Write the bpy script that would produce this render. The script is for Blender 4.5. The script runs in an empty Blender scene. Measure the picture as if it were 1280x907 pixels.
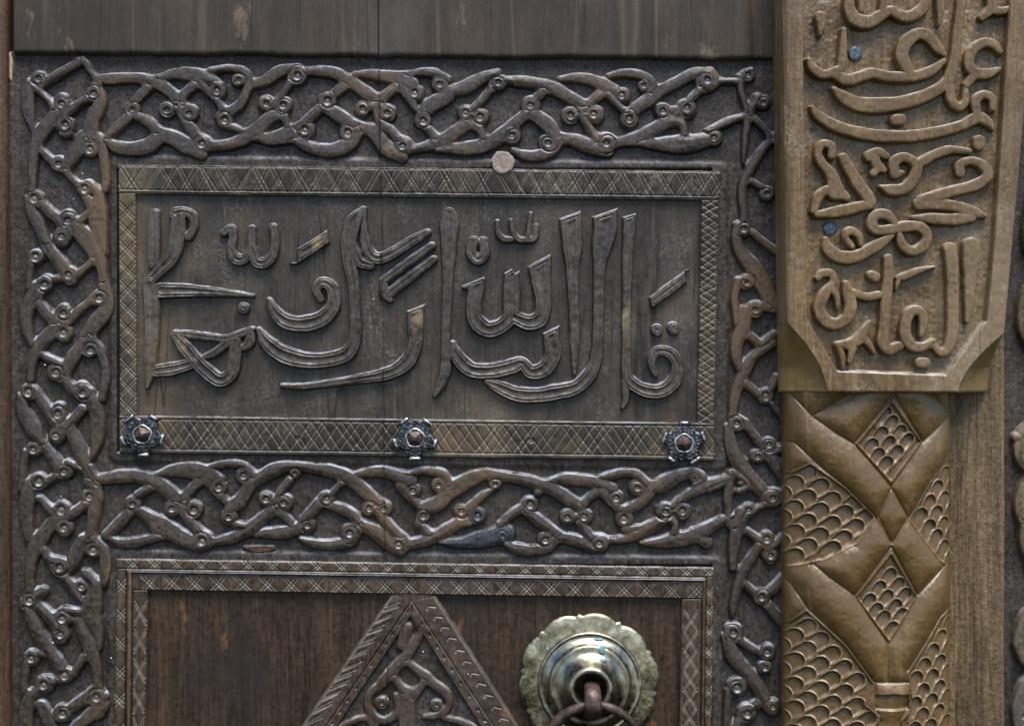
import bpy, bmesh, math, random
import numpy as np

# ------------------------------------------------------------------ camera, light
S = 0.0006            # metres per photograph pixel on the door plane
D = 1800.0            # camera distance in the same pixels (1.08 m)
CX, CY = 640.0, 453.5
scene = bpy.context.scene
cam_data = bpy.data.cameras.new('camera')
cam_data.sensor_width = 36.0
cam_data.lens = 36.0 * D / 1280.0
cam_data.clip_start = 0.02
cam_data.clip_end = 200.0
cam = bpy.data.objects.new('camera', cam_data)
cam.location = (0, -D * S, 0)
cam.rotation_euler = (math.radians(90), 0, 0)
scene.collection.objects.link(cam)
scene.camera = cam

SUN_EL, SUN_AZ = 65.0, 18.0      # elevation, degrees to the right of straight ahead of the door
world = bpy.data.worlds.new('World')
scene.world = world
world.use_nodes = True
wn = world.node_tree
sky = wn.nodes.new('ShaderNodeTexSky')
sky.sky_type = 'NISHITA'
sky.sun_disc = False
sky.sun_elevation = math.radians(SUN_EL)
sky.sun_rotation = math.radians(180 - SUN_AZ)
sky.air_density = 1.0
sky.dust_density = 0.4
sky.ozone_density = 4.0
bg = wn.nodes['Background']
bg.inputs['Strength'].default_value = 0.15
wn.links.new(sky.outputs[0], bg.inputs[0])

sun_data = bpy.data.lights.new('sun', 'SUN')
sun_data.energy = 4.2
sun_data.angle = math.radians(38)
sun_data.color = (1.0, 0.955, 0.91)
sun = bpy.data.objects.new('sun', sun_data)
scene.collection.objects.link(sun)
el, az = math.radians(SUN_EL), math.radians(SUN_AZ)
from mathutils import Vector
sdir = Vector((math.sin(az) * math.cos(el), -math.cos(az) * math.cos(el), math.sin(el)))
sun.rotation_euler = (-sdir).to_track_quat('-Z', 'Y').to_euler()

vs = scene.view_settings
vs.view_transform = 'Standard'
vs.look = 'None'
vs.exposure = 0.98
vs.gamma = 1.0
vs.use_curve_mapping = False

# ------------------------------------------------------------------ helpers
rng = np.random.default_rng(7)
random.seed(7)
COL = scene.collection

def tag(o, label=None, cat=None, group=None, kind=None):
    if label: o['label'] = label
    if cat: o['category'] = cat
    if group: o['group'] = group
    if kind: o['kind'] = kind
    return o

def empty(name, px, py, h=0):
    o = bpy.data.objects.new(name, None)
    o.empty_display_size = 0.02
    COL.objects.link(o)
    return o

def kscale(hb): return (D - hb) / D
def wx(px, hb=0.0): return (px - CX) * S * kscale(hb)
def wz(py, hb=0.0): return (CY - py) * S * kscale(hb)

_lat = np.random.default_rng(3).random((256, 256))
def vnoise(x, y, sc):
    x = np.asarray(x) / sc + 40.3; y = np.asarray(y) / sc + 71.7
    xi = np.floor(x).astype(int); yi = np.floor(y).astype(int)
    fx = x - xi; fy = y - yi
    fx = fx * fx * (3 - 2 * fx); fy = fy * fy * (3 - 2 * fy)
    a = _lat[xi % 256, yi % 256]; b = _lat[(xi + 1) % 256, yi % 256]
    c = _lat[xi % 256, (yi + 1) % 256]; d = _lat[(xi + 1) % 256, (yi + 1) % 256]
    return (a * (1 - fx) + b * fx) * (1 - fy) + (c * (1 - fx) + d * fx) * fy - 0.5

def sstep(a, b, x):
    t = np.clip((x - a) / (b - a), 0, 1)
    return t * t * (3 - 2 * t)

def seam(px, py):
    return np.exp(-((px - (472.4 + 0.0125 * py)) / 0.75) ** 2)

def make_obj(name, co, faces, mat, parent=None, smooth=True, wear=None):
    """co (n,3) float array, faces (m,4) or (m,3) int array"""
    me = bpy.data.meshes.new(name)
    co = np.asarray(co, dtype=np.float32); faces = np.asarray(faces, dtype=np.int32)
    n, m, k = len(co), len(faces), faces.shape[1]
    me.vertices.add(n); me.vertices.foreach_set('co', co.ravel())
    me.loops.add(m * k); me.loops.foreach_set('vertex_index', faces.ravel())
    me.polygons.add(m)
    me.polygons.foreach_set('loop_start', np.arange(0, m * k, k, dtype=np.int32))
    me.polygons.foreach_set('loop_total', np.full(m, k, dtype=np.int32))
    me.polygons.foreach_set('use_smooth', np.full(m, smooth))
    if wear is not None:
        at = me.attributes.new('wear', 'FLOAT', 'POINT')
        at.data.foreach_set('value', np.asarray(wear, dtype=np.float32).ravel())
    me.update(calc_edges=True)
    me.materials.append(mat)
    o = bpy.data.objects.new(name, me)
    COL.objects.link(o)
    if parent is not None: o.parent = parent
    return o

def grid_faces(ny, nx, mask=None):
    idx = np.arange(ny * nx).reshape(ny, nx)
    f = np.stack([idx[:-1, :-1], idx[1:, :-1], idx[1:, 1:], idx[:-1, 1:]], -1).reshape(-1, 4)
    if mask is not None:
        k = (mask[:-1, :-1] | mask[1:, :-1] | mask[1:, 1:] | mask[:-1, 1:]).reshape(-1)
        f = f[k]
    return f

def relief(name, PX, PY, H, hb, mat, parent=None, mask=None, wear=None):
    """height field: PX, PY photograph pixels, H height in pixels over the door ground, hb = height at which the pixels hold"""
    ny, nx = PX.shape
    co = np.stack([wx(PX, hb), -H * S, wz(PY, hb)], -1).reshape(-1, 3)
    f = grid_faces(ny, nx, mask)
    w = wear.reshape(-1) if wear is not None else None
    used = np.zeros(len(co), bool); used[f.reshape(-1)] = True
    remap = np.cumsum(used) - 1
    return make_obj(name, co[used], remap[f], mat, parent, True, w[used] if w is not None else None)

def add_box(bm, px0, py0, px1, py1, h0, h1, hb=None):
    if hb is None: hb = h1
    x0, x1, z0, z1 = wx(px0, hb), wx(px1, hb), wz(py1, hb), wz(py0, hb)
    y0, y1 = -h1 * S, -h0 * S
    v = [bm.verts.new(p) for p in ((x0,y0,z0),(x1,y0,z0),(x1,y1,z0),(x0,y1,z0),(x0,y0,z1),(x1,y0,z1),(x1,y1,z1),(x0,y1,z1))]
    for q in ((0,1,5,4),(1,2,6,5),(2,3,7,6),(3,0,4,7),(4,5,6,7),(3,2,1,0)):
        bm.faces.new([v[i] for i in q])

def bm_obj(name, bm, mat, parent=None, smooth=False, bevel=0.0):
    if bevel:
        bmesh.ops.bevel(bm, geom=bm.edges[:], offset=bevel, segments=2, affect='EDGES', profile=0.5)
    bmesh.ops.recalc_face_normals(bm, faces=bm.faces)
    me = bpy.data.meshes.new(name)
    bm.to_mesh(me); bm.free()
    me.materials.append(mat)
    for p in me.polygons: p.use_smooth = smooth
    o = bpy.data.objects.new(name, me)
    COL.objects.link(o)
    if parent is not None: o.parent = parent
    return o

# ------------------------------------------------------------------ materials
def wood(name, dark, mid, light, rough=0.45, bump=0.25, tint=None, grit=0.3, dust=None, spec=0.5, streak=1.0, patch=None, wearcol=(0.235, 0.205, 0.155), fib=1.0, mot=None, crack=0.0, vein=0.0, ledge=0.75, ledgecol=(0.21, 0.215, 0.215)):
    m = bpy.data.materials.new(name); m.use_nodes = True
    nt = m.node_tree; N = nt.nodes; L = nt.links
    b = N['Principled BSDF']
    geo = N.new('ShaderNodeNewGeometry')
    def mapping(sx, sy, sz):
        mp = N.new('ShaderNodeMapping'); mp.inputs['Scale'].default_value = (sx, sy, sz)
        L.new(geo.outputs['Position'], mp.inputs['Vector']); return mp.outputs[0]
    def noise(vec, sc, det=4.0, ro=0.55, dist=0.0):
        n = N.new('ShaderNodeTexNoise'); n.inputs['Scale'].default_value = sc
        n.inputs['Detail'].default_value = det; n.inputs['Roughness'].default_value = ro
        n.inputs['Distortion'].default_value = dist
        L.new(vec, n.inputs['Vector']); return n.outputs['Fac']
    def math_(op, a, bb):
        n = N.new('ShaderNodeMath'); n.operation = op
        for i, v in enumerate((a, bb)):
            if isinstance(v, (int, float)): n.inputs[i].default_value = v
            else: L.new(v, n.inputs[i])
        return n.outputs[0]
    def ramp(f, stops):
        r = N.new('ShaderNodeValToRGB'); e = r.color_ramp.elements
        while len(e) < len(stops): e.new(0.5)
        for el_, (p, c) in zip(e, stops):
            el_.position = p; el_.color = (*c, 1) if len(c) == 3 else c
        L.new(f, r.inputs[0]); return r.outputs[0]
    def mix(f, a, bb, mode='MIX'):
        n = N.new('ShaderNodeMix'); n.data_type = 'RGBA'; n.blend_type = mode
        if isinstance(f, (int, float)): n.inputs[0].default_value = f
        else: L.new(f, n.inputs[0])
        for i, v in ((6, a), (7, bb)):
            if isinstance(v, tuple): n.inputs[i].default_value = (*v, 1)
            else: L.new(v, n.inputs[i])
        return n.outputs[2]
    def fac(f, lo, hi):
        n = N.new('ShaderNodeMapRange'); n.clamp = True
        n.inputs[1].default_value = lo; n.inputs[2].default_value = hi
        L.new(f, n.inputs[0]); return n.outputs[0]
    grain = noise(mapping(70, 70, 5), 1.0, 6, 0.6, 0.6)
    fibre = fac(noise(mapping(620, 620, 26), 1.0, 3, 0.6), 0.30, 0.70)
    grain = fac(grain, 0.25, 0.75)
    blot = noise(mapping(14, 14, 9), 1.0, 5, 0.6, 0.3)
    speck = noise(mapping(1300, 1300, 1000), 1.0, 2, 0.5)
    mott = fac(noise(mapping(330, 330, 240), 1.0, 4, 0.65), 0.34, 0.66)
    g = math_('ADD', math_('MULTIPLY', grain, 0.34 * streak), math_('MULTIPLY', fibre, 0.24 * fib))
    g = math_('ADD', g, math_('MULTIPLY', blot, 0.30))
    g = math_('ADD', g, math_('MULTIPLY', mott, (0.20 + 0.2 * (1 - fib)) if mot is None else mot))
    col = ramp(g, ((0.32, dark), (0.54, mid), (0.80, light)))
    def hairline(sx_, sz_, wid, seed):
        n = N.new('ShaderNodeTexNoise'); n.noise_dimensions = '4D'; n.inputs['Scale'].default_value = 1.0
        n.inputs['W'].default_value = seed; n.inputs['Detail'].default_value = 2.5; n.inputs['Roughness'].default_value = 0.5
        L.new(mapping(sx_, sx_, sz_), n.inputs['Vector'])
        a_ = N.new('ShaderNodeMath'); a_.operation = 'SUBTRACT'; L.new(n.outputs['Fac'], a_.inputs[0]); a_.inputs[1].default_value = 0.5
        c_ = N.new('ShaderNodeMath'); c_.operation = 'ABSOLUTE'; L.new(a_.outputs[0], c_.inputs[0])
        r_ = N.new('ShaderNodeMapRange'); r_.clamp = True
        r_.inputs[1].default_value = 0.0; r_.inputs[2].default_value = wid; r_.inputs[3].default_value = 1.0; r_.inputs[4].default_value = 0.0
        L.new(c_.outputs[0], r_.inputs[0])
        return r_.outputs[0]
    crk = None
    if vein:
        vm = math_('MULTIPLY', hairline(16, 1.1, 0.013, 3.3), fac(noise(mapping(7, 7, 9), 1.0, 2, 0.5), 0.42, 0.6))
        col = mix(math_('MULTIPLY', vm, vein), col, light)
    if tint is not None:
        col = mix(fac(noise(mapping(9, 9, 6), 1.0, 4, 0.6), 0.52, 0.70), col, tint)
    if patch is not None:
        col = mix(fac(noise(mapping(38, 38, 16), 1.0, 5, 0.65), 0.63, 0.72), col, patch)
    if dust is not None:
        d1 = fac(noise(mapping(26, 26, 20), 1.0, 6, 0.7), 0.50, 0.78)
        d2 = fac(noise(mapping(420, 420, 420), 1.0, 3, 0.6), 0.42, 0.66)
        col = mix(math_('MULTIPLY', d1, d2), col, dust)
    if crack:
        crk = math_('MULTIPLY', hairline(30, 1.6, 0.011, 8.1), fac(noise(mapping(18, 18, 9), 1.0, 3, 0.5), 0.47, 0.58))
        col = mix(math_('MULTIPLY', crk, crack), col, tuple(0.35 * q for q in dark))
    sp = fac(speck, 0.30, 0.72)
    col = mix(grit, col, ramp(sp, ((0.0, (0.35, 0.35, 0.35)), (1.0, (1.55, 1.55, 1.55)))), 'MULTIPLY')
    # dust on small up-facing ledges, doubling as a painted sky highlight along top edges
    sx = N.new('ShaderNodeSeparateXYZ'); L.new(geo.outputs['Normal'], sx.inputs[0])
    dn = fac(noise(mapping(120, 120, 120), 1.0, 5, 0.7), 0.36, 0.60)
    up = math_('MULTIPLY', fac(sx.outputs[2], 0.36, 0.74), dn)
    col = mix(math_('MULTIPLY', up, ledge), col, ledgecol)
    at = N.new('ShaderNodeAttribute'); at.attribute_name = 'wear'
    col = mix(at.outputs['Fac'], col, wearcol)
    L.new(col, b.inputs['Base Color'])
    rr = N.new('ShaderNodeMapRange')
    rr.inputs[1].default_value = 0.3; rr.inputs[2].default_value = 0.7
    rr.inputs[3].default_value = rough - 0.12; rr.inputs[4].default_value = rough + 0.14
    L.new(noise(mapping(60, 60, 30), 1.0, 5, 0.65), rr.inputs[0])
    L.new(rr.outputs[0], b.inputs['Roughness'])
    b.inputs['Specular IOR Level'].default_value = spec
    bmp = N.new('ShaderNodeBump'); bmp.inputs['Strength'].default_value = bump
    bmp.inputs['Distance'].default_value = 0.0009
    hgt = math_('ADD', math_('MULTIPLY', fibre, 0.6 * fib), math_('MULTIPLY', speck, 0.45))
    hgt = math_('ADD', hgt, math_('MULTIPLY', mott, 0.55 if mot is None else 0.15))
    if crk is not None: hgt = math_('SUBTRACT', hgt, math_('MULTIPLY', crk, 1.6 * crack))
    L.new(hgt, bmp.inputs['Height'])
    L.new(bmp.outputs[0], b.inputs['Normal'])
    return m

M = {}
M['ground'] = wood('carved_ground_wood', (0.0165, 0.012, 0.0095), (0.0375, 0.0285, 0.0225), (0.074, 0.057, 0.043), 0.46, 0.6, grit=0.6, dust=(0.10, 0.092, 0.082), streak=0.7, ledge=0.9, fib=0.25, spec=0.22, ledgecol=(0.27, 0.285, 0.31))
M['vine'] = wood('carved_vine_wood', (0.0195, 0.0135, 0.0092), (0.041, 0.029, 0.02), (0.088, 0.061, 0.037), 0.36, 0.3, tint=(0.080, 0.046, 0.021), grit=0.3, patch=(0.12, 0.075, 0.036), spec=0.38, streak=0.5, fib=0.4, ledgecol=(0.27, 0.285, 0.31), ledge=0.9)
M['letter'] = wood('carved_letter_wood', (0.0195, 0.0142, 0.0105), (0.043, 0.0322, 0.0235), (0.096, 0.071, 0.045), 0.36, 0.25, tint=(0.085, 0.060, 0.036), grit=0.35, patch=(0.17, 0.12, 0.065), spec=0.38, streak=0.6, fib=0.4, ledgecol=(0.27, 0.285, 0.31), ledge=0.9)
M['field'] = wood('inscription_field_wood', (0.019, 0.0145, 0.0112), (0.04, 0.0305, 0.0228), (0.084, 0.062, 0.041), 0.44, 0.35, tint=(0.085, 0.060, 0.036), grit=0.5, dust=(0.15, 0.13, 0.105), spec=0.24, fib=0.7, crack=0.8, vein=0.7, streak=0.8, mot=0.14)
M['frame'] = wood('hatched_frame_wood', (0.022, 0.0175, 0.0135), (0.046, 0.0365, 0.0275), (0.094, 0.074, 0.05), 0.46, 0.3, tint=(0.10, 0.070, 0.040), grit=0.45, dust=(0.2, 0.17, 0.12), streak=0.6, fib=0.5, spec=0.14, mot=0.12)
M['rail'] = wood('top_rail_wood', (0.032, 0.0235, 0.016), (0.056, 0.0415, 0.0295), (0.1, 0.074, 0.051), 0.46, 0.35, tint=(0.062, 0.052, 0.046), grit=0.25, patch=(0.125, 0.092, 0.062), streak=0.8, spec=0.16, fib=0.5, crack=0.5, vein=0.6, mot=0.08)
M['brown'] = wood('lower_panel_wood', (0.011, 0.0068, 0.0042), (0.036, 0.0222, 0.013), (0.078, 0.048, 0.026), 0.4, 0.25, tint=(0.020, 0.014, 0.012), grit=0.35, patch=(0.13, 0.065, 0.026), streak=0.6, spec=0.2, crack=0.6, vein=0.4)
M['brownframe'] = wood('lower_frame_wood', (0.022, 0.0135, 0.0088), (0.052, 0.0335, 0.0205), (0.108, 0.071, 0.041), 0.38, 0.28, tint=(0.050, 0.038, 0.032), grit=0.35, patch=(0.13, 0.068, 0.032), streak=0.6, spec=0.28, crack=0.4)
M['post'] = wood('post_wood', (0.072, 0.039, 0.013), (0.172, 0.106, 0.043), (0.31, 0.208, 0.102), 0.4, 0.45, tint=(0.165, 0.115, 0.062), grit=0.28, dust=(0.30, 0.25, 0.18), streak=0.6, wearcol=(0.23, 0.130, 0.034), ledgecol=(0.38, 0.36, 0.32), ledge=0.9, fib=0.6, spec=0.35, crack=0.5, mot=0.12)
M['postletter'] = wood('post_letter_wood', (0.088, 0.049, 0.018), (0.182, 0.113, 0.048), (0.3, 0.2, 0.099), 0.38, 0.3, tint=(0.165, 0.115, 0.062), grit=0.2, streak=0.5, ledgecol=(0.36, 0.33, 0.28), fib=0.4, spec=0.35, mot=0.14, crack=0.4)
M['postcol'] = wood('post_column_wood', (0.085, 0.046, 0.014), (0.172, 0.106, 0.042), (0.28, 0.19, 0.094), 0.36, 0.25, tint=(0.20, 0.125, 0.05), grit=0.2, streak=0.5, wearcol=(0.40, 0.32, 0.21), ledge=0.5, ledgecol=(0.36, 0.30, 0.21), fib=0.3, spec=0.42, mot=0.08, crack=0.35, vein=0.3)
M['board'] = wood('plain_board_wood', (0.04, 0.024, 0.011), (0.098, 0.063, 0.031), (0.18, 0.123, 0.066), 0.5, 0.8, tint=(0.10, 0.074, 0.048), grit=0.5, streak=1.0, spec=0.2, crack=0.35)
M['jamb'] = wood('jamb_wood', (0.018, 0.009, 0.0045), (0.048, 0.025, 0.012), (0.095, 0.054, 0.027), 0.46, 0.35, grit=0.4, spec=0.25)
M['raw'] = wood('raw_wood', (0.16, 0.12, 0.06), (0.26, 0.20, 0.10), (0.36, 0.28, 0.16), 0.7, 0.5, grit=0.4)
M['charred'] = wood('charred_wood', (0.008, 0.008, 0.009), (0.014, 0.014, 0.016), (0.030, 0.030, 0.034), 0.4, 0.5, grit=0.5, ledge=0.3)
M['gap'] = wood('plank_wood', (0.012, 0.011, 0.010), (0.02, 0.018, 0.016), (0.03, 0.027, 0.022), 0.7, 0.4)
M['rightvine'] = wood('right_vine_wood', (0.032, 0.02, 0.009), (0.078, 0.052, 0.023), (0.16, 0.11, 0.052), 0.4, 0.3, tint=(0.06, 0.05, 0.042))

def metal(name, cols, rough, metallic=1.0, bump=0.3, sc=120):
    m = bpy.data.materials.new(name); m.use_nodes = True
    nt = m.node_tree; N = nt.nodes; L = nt.links; b = N['Principled BSDF']
    geo = N.new('ShaderNodeNewGeometry')
    n = N.new('ShaderNodeTexNoise'); n.inputs['Scale'].default_value = sc; n.inputs['Detail'].default_value = 7
    n.inputs['Roughness'].default_value = 0.65
    L.new(geo.outputs['Position'], n.inputs['Vector'])
    r = N.new('ShaderNodeValToRGB'); e = r.color_ramp.elements
    while len(e) < len(cols): e.new(0.5)
    for i, (el_, c) in enumerate(zip(e, cols)):
        el_.position = 0.34 + 0.34 * i / (len(cols) - 1); el_.color = (*c, 1)
    L.new(n.outputs['Fac'], r.inputs[0]); L.new(r.outputs[0], b.inputs['Base Color'])
    b.inputs['Metallic'].default_value = metallic
    mr = N.new('ShaderNodeMapRange'); mr.inputs[1].default_value = 0.3; mr.inputs[2].default_value = 0.7
    mr.inputs[3].default_value = max(0.08, rough - 0.12); mr.inputs[4].default_value = rough + 0.15
    n2 = N.new('ShaderNodeTexNoise'); n2.inputs['Scale'].default_value = sc * 3.1; n2.inputs['Detail'].default_value = 5
    L.new(geo.outputs['Position'], n2.inputs['Vector'])
    L.new(n2.outputs['Fac'], mr.inputs[0]); L.new(mr.outputs[0], b.inputs['Roughness'])
    bp = N.new('ShaderNodeBump'); bp.inputs['Strength'].default_value = bump; bp.inputs['Distance'].default_value = 0.0005
    L.new(n2.outputs['Fac'], bp.inputs['Height']); L.new(bp.outputs[0], b.inputs['Normal'])
    return m
M['brass'] = metal('tarnished_brass', ((0.10, 0.083, 0.05), (0.26, 0.225, 0.143), (0.47, 0.42, 0.30)), 0.40, 1.0, 0.4, 130)
M['boss'] = metal('polished_boss_brass', ((0.12, 0.11, 0.09), (0.25, 0.225, 0.165), (0.43, 0.395, 0.29)), 0.34, 1.0, 0.15, 70)
M['iron'] = metal('rusty_iron', ((0.020, 0.012, 0.009), (0.052, 0.032, 0.024), (0.10, 0.068, 0.054)), 0.5, 0.45, 0.5, 160)
M['tin'] = metal('tinned_plate', ((0.018, 0.018, 0.02), (0.07, 0.07, 0.075), (0.20, 0.20, 0.205)), 0.46, 1.0, 0.4, 300)
M['tinbright'] = metal('tinned_tab', ((0.10, 0.10, 0.10), (0.30, 0.29, 0.27), (0.60, 0.58, 0.53)), 0.38, 1.0, 0.3, 300)
M['steel'] = metal('blue_nail_steel', ((0.02, 0.022, 0.027), (0.065, 0.073, 0.09), (0.17, 0.185, 0.22)), 0.45, 0.6, 0.5, 500)
M['plug'] = metal('pale_plug', ((0.07, 0.052, 0.042), (0.19, 0.142, 0.112), (0.31, 0.245, 0.20)), 0.7, 0.0, 0.6, 400)
M['verdigris'] = metal('verdigris', ((0.06, 0.13, 0.14), (0.11, 0.21, 0.22), (0.17, 0.29, 0.28)), 0.7, 0.0, 0.3, 300)
M['speck'] = metal('white_paint', ((0.6, 0.6, 0.62), (0.75, 0.75, 0.76), (0.85, 0.85, 0.85)), 0.6, 0.0, 0.1, 300)
# ------------------------------------------------------------------ carved strokes
def spline(pts, step=0.6):
    p = np.array(pts, float)
    if len(p) == 1: return p
    q = np.vstack([2 * p[0] - p[1], p, 2 * p[-1] - p[-2]])
    out = []
    for i in range(1, len(q) - 2):
        n = max(2, int(np.hypot(*(q[i + 1] - q[i])[:2]) / step))
        t = np.linspace(0, 1, n, endpoint=False)[:, None]
        a, b, c, d = q[i - 1], q[i], q[i + 1], q[i + 2]
        out.append(0.5 * (2 * b + (c - a) * t + (2 * a - 5 * b + 4 * c - d) * t ** 2 + (3 * b - a - 3 * c + d) * t ** 3))
    out.append(p[-1:])
    r = np.vstack(out)
    r[:, 2] = np.maximum(r[:, 2], 0.5)
    return r

def parse(line, ox, oy, sc):
    segs, discs, clips = [], [], []
    for part in line.split('/'):
        tk = part.split()
        if not tk: continue
        if tk[0] == 'o':
            v = [float(a) for a in tk[1:]]
            discs.append((ox + v[0] / sc, oy + v[1] / sc, v[2] / sc, v[3] / sc))
        elif tk[0] == 'c':      # cut along the line (x0 y0)-(x1 y1), keeping its right-hand side on screen
            v = [float(a) for a in tk[1:]]
            clips.append((ox + v[0] / sc, oy + v[1] / sc, ox + v[2] / sc, oy + v[3] / sc))
        else:
            v = np.array([float(a) for a in tk]).reshape(-1, 3)
            segs.append(np.stack([ox + v[:, 0] / sc, oy + v[:, 1] / sc, v[:, 2] / sc], -1))
    return segs, discs, clips

def field(line, tile, g, grow=0.0, extend=False, pad=2.5, snap=False):
    """signed inside-distance grid of one traced piece"""
    segs, discs, clips = parse(line, *tile)
    if extend:
        for s_ in segs:
            if len(s_) < 2: continue
            for a_, b_ in ((0, 1), (-1, -2)):
                d_ = s_[a_] - s_[b_]; n_ = math.hypot(d_[0], d_[1])
                if s_[a_, 2] > 2.6: s_[a_, :2] += d_[:2] / n_ * (0.5 * s_[a_, 2] + 1.5)
    samples = [spline(s) for s in segs]
    for d in discs: samples.append(np.array([[d[0], d[1], d[2]]]))
    A = np.vstack(samples)
    A[:, 2] += grow
    A[:, 2] *= 1 + 0.10 * vnoise(A[:, 0], A[:, 1], 9.0)
    x0, x1 = (A[:, 0] - A[:, 2]).min() - pad, (A[:, 0] + A[:, 2]).max() + pad
    y0, y1 = (A[:, 1] - A[:, 2]).min() - pad, (A[:, 1] + A[:, 2]).max() + pad
    if snap: x0 = math.floor(x0 / g) * g; y0 = math.floor(y0 / g) * g
    xs = x0 + g * np.arange(int((x1 - x0) / g) + 2); ys = y0 + g * np.arange(int((y1 - y0) / g) + 2)
    E = np.full((len(ys), len(xs)), -9.0); R = np.ones_like(E)
    for (cx, cy, r) in A:
        w = r + pad
        i0, i1 = max(0, int((cx - w - x0) / g)), min(len(xs), int((cx + w - x0) / g) + 2)
        j0, j1 = max(0, int((cy - w - y0) / g)), min(len(ys), int((cy + w - y0) / g) + 2)
        d = np.sqrt((xs[None, i0:i1] - cx) ** 2 + (ys[j0:j1, None] - cy) ** 2)
        e = r - d
        sub = E[j0:j1, i0:i1]; rs = R[j0:j1, i0:i1]
        k = e > sub
        sub[k] = e[k]; rs[k] = r
    PX, PY = np.meshgrid(xs, ys)
    for (ax, ay, bx, by) in clips:
        n_ = math.hypot(bx - ax, by - ay)
        sd = ((bx - ax) * (PY - ay) - (by - ay) * (PX - ax)) / n_
        tt = ((bx - ax) * (PX - ax) + (by - ay) * (PY - ay)) / n_ ** 2
        E = np.where((tt > -0.12) & (tt < 1.12) & (sd > -25), np.minimum(E, sd), E)
    return PX, PY, E, R, discs

def eyes(PX, PY, hh, wear, discs, H, grow, E):
    for (cx, cy, r, rh) in discs:
        if rh <= 0: continue
        m = r + 6
        jj = np.where(np.abs(PY[:, 0] - cy) < m)[0]; ii = np.where(np.abs(PX[0] - cx) < m)[0]
        if not len(jj) or not len(ii): continue
        sl = (slice(jj[0], jj[-1] + 1), slice(ii[0], ii[-1] + 1))
        X, Y, e = PX[sl], PY[sl], E[sl]
        d = np.hypot(X - cx, Y - cy)
        q = hh[sl]
        ra, rb = float(vnoise(np.array(cx * 3), np.array(cy), 4.0)), float(vnoise(np.array(cx), np.array(cy * 3), 4.0))
        rh = rh * (1 + 0.55 * ra)
        d = np.hypot((X - cx - 2.0 * rb) * (1 + .3 * ra), Y - cy + 1.6 * ra)
        q -= (0.44 + 0.3 * rb) * H * sstep(rh * 0.92, rh * 0.42, d) * (e > 0)
        q += 1.6 * np.exp(-(d / (rh * 0.38)) ** 2) * (e > 0)
        ang = np.arctan2(Y - cy, X - cx); tw = 1 if (int(cx) % 2) else -1
        ph0 = float(vnoise(np.array(cx), np.array(cy), 5.0)) * 9
        sp_ = ((tw * ang + ph0) / (2 * math.pi)) % 1.0
        rs_ = rh + (r + grow - rh) * np.clip(sp_ / 0.85, 0, 1.2)
        q -= 1.3 * max(0.0, 0.5 + 1.6 * rb) * np.exp(-((d - rs_) / 0.9) ** 2) * (e > 0.8) * (d < r + grow) * sstep(0, 0.08, sp_)
        wear[sl] = np.maximum(wear[sl], 0.55 * np.exp(-(d / (rh * 0.45)) ** 2))

def carve(name, line, tile, mat, parent, H=9.0, base=0.0, hb=6.0, style='flat', g=0.8, grow=0.0, seamed=True):
    PX, PY, E, R, discs = field(line, tile, g, grow)
    if style == 'letter':
        hh = H * (0.9 * sstep(-0.8, 2.2, E) + 0.1 * sstep(2, 6, E))
        k = np.clip(R / 6.0, 0.3, 1.0)
        hh -= 1.3 * k * np.exp(-((E - 0.40 * R) / 0.9) ** 2) * (R > 3.4)
        hh -= 2.0 * k * sstep(0.30, 0.95, E / R)
        hh += (0.6 * vnoise(PX, PY, 6.0) + 1.8 * vnoise(PX, PY, 22.0)) * sstep(0, 3, E)
    else:
        hh = H * (0.95 * sstep(-0.5, 1.6, E) + 0.05 * sstep(1.0, 5.0, E))
        hh += (0.5 * vnoise(PX, PY, 5.0) + 1.5 * vnoise(PX, PY, 24.0)) * sstep(0, 3, E)
    hh = np.where(E < 0, np.minimum(hh, E * 3.0), hh)
    wear = np.zeros_like(hh)
    eyes(PX, PY, hh, wear, discs, H, grow, E)
    if seamed: hh -= 3.0 * seam(PX, PY) * (E > 0)
    hh = np.maximum(hh, -3.0)
    return relief(name, PX, PY, base + hh, hb, mat, parent, E > -1.0, wear)

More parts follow.
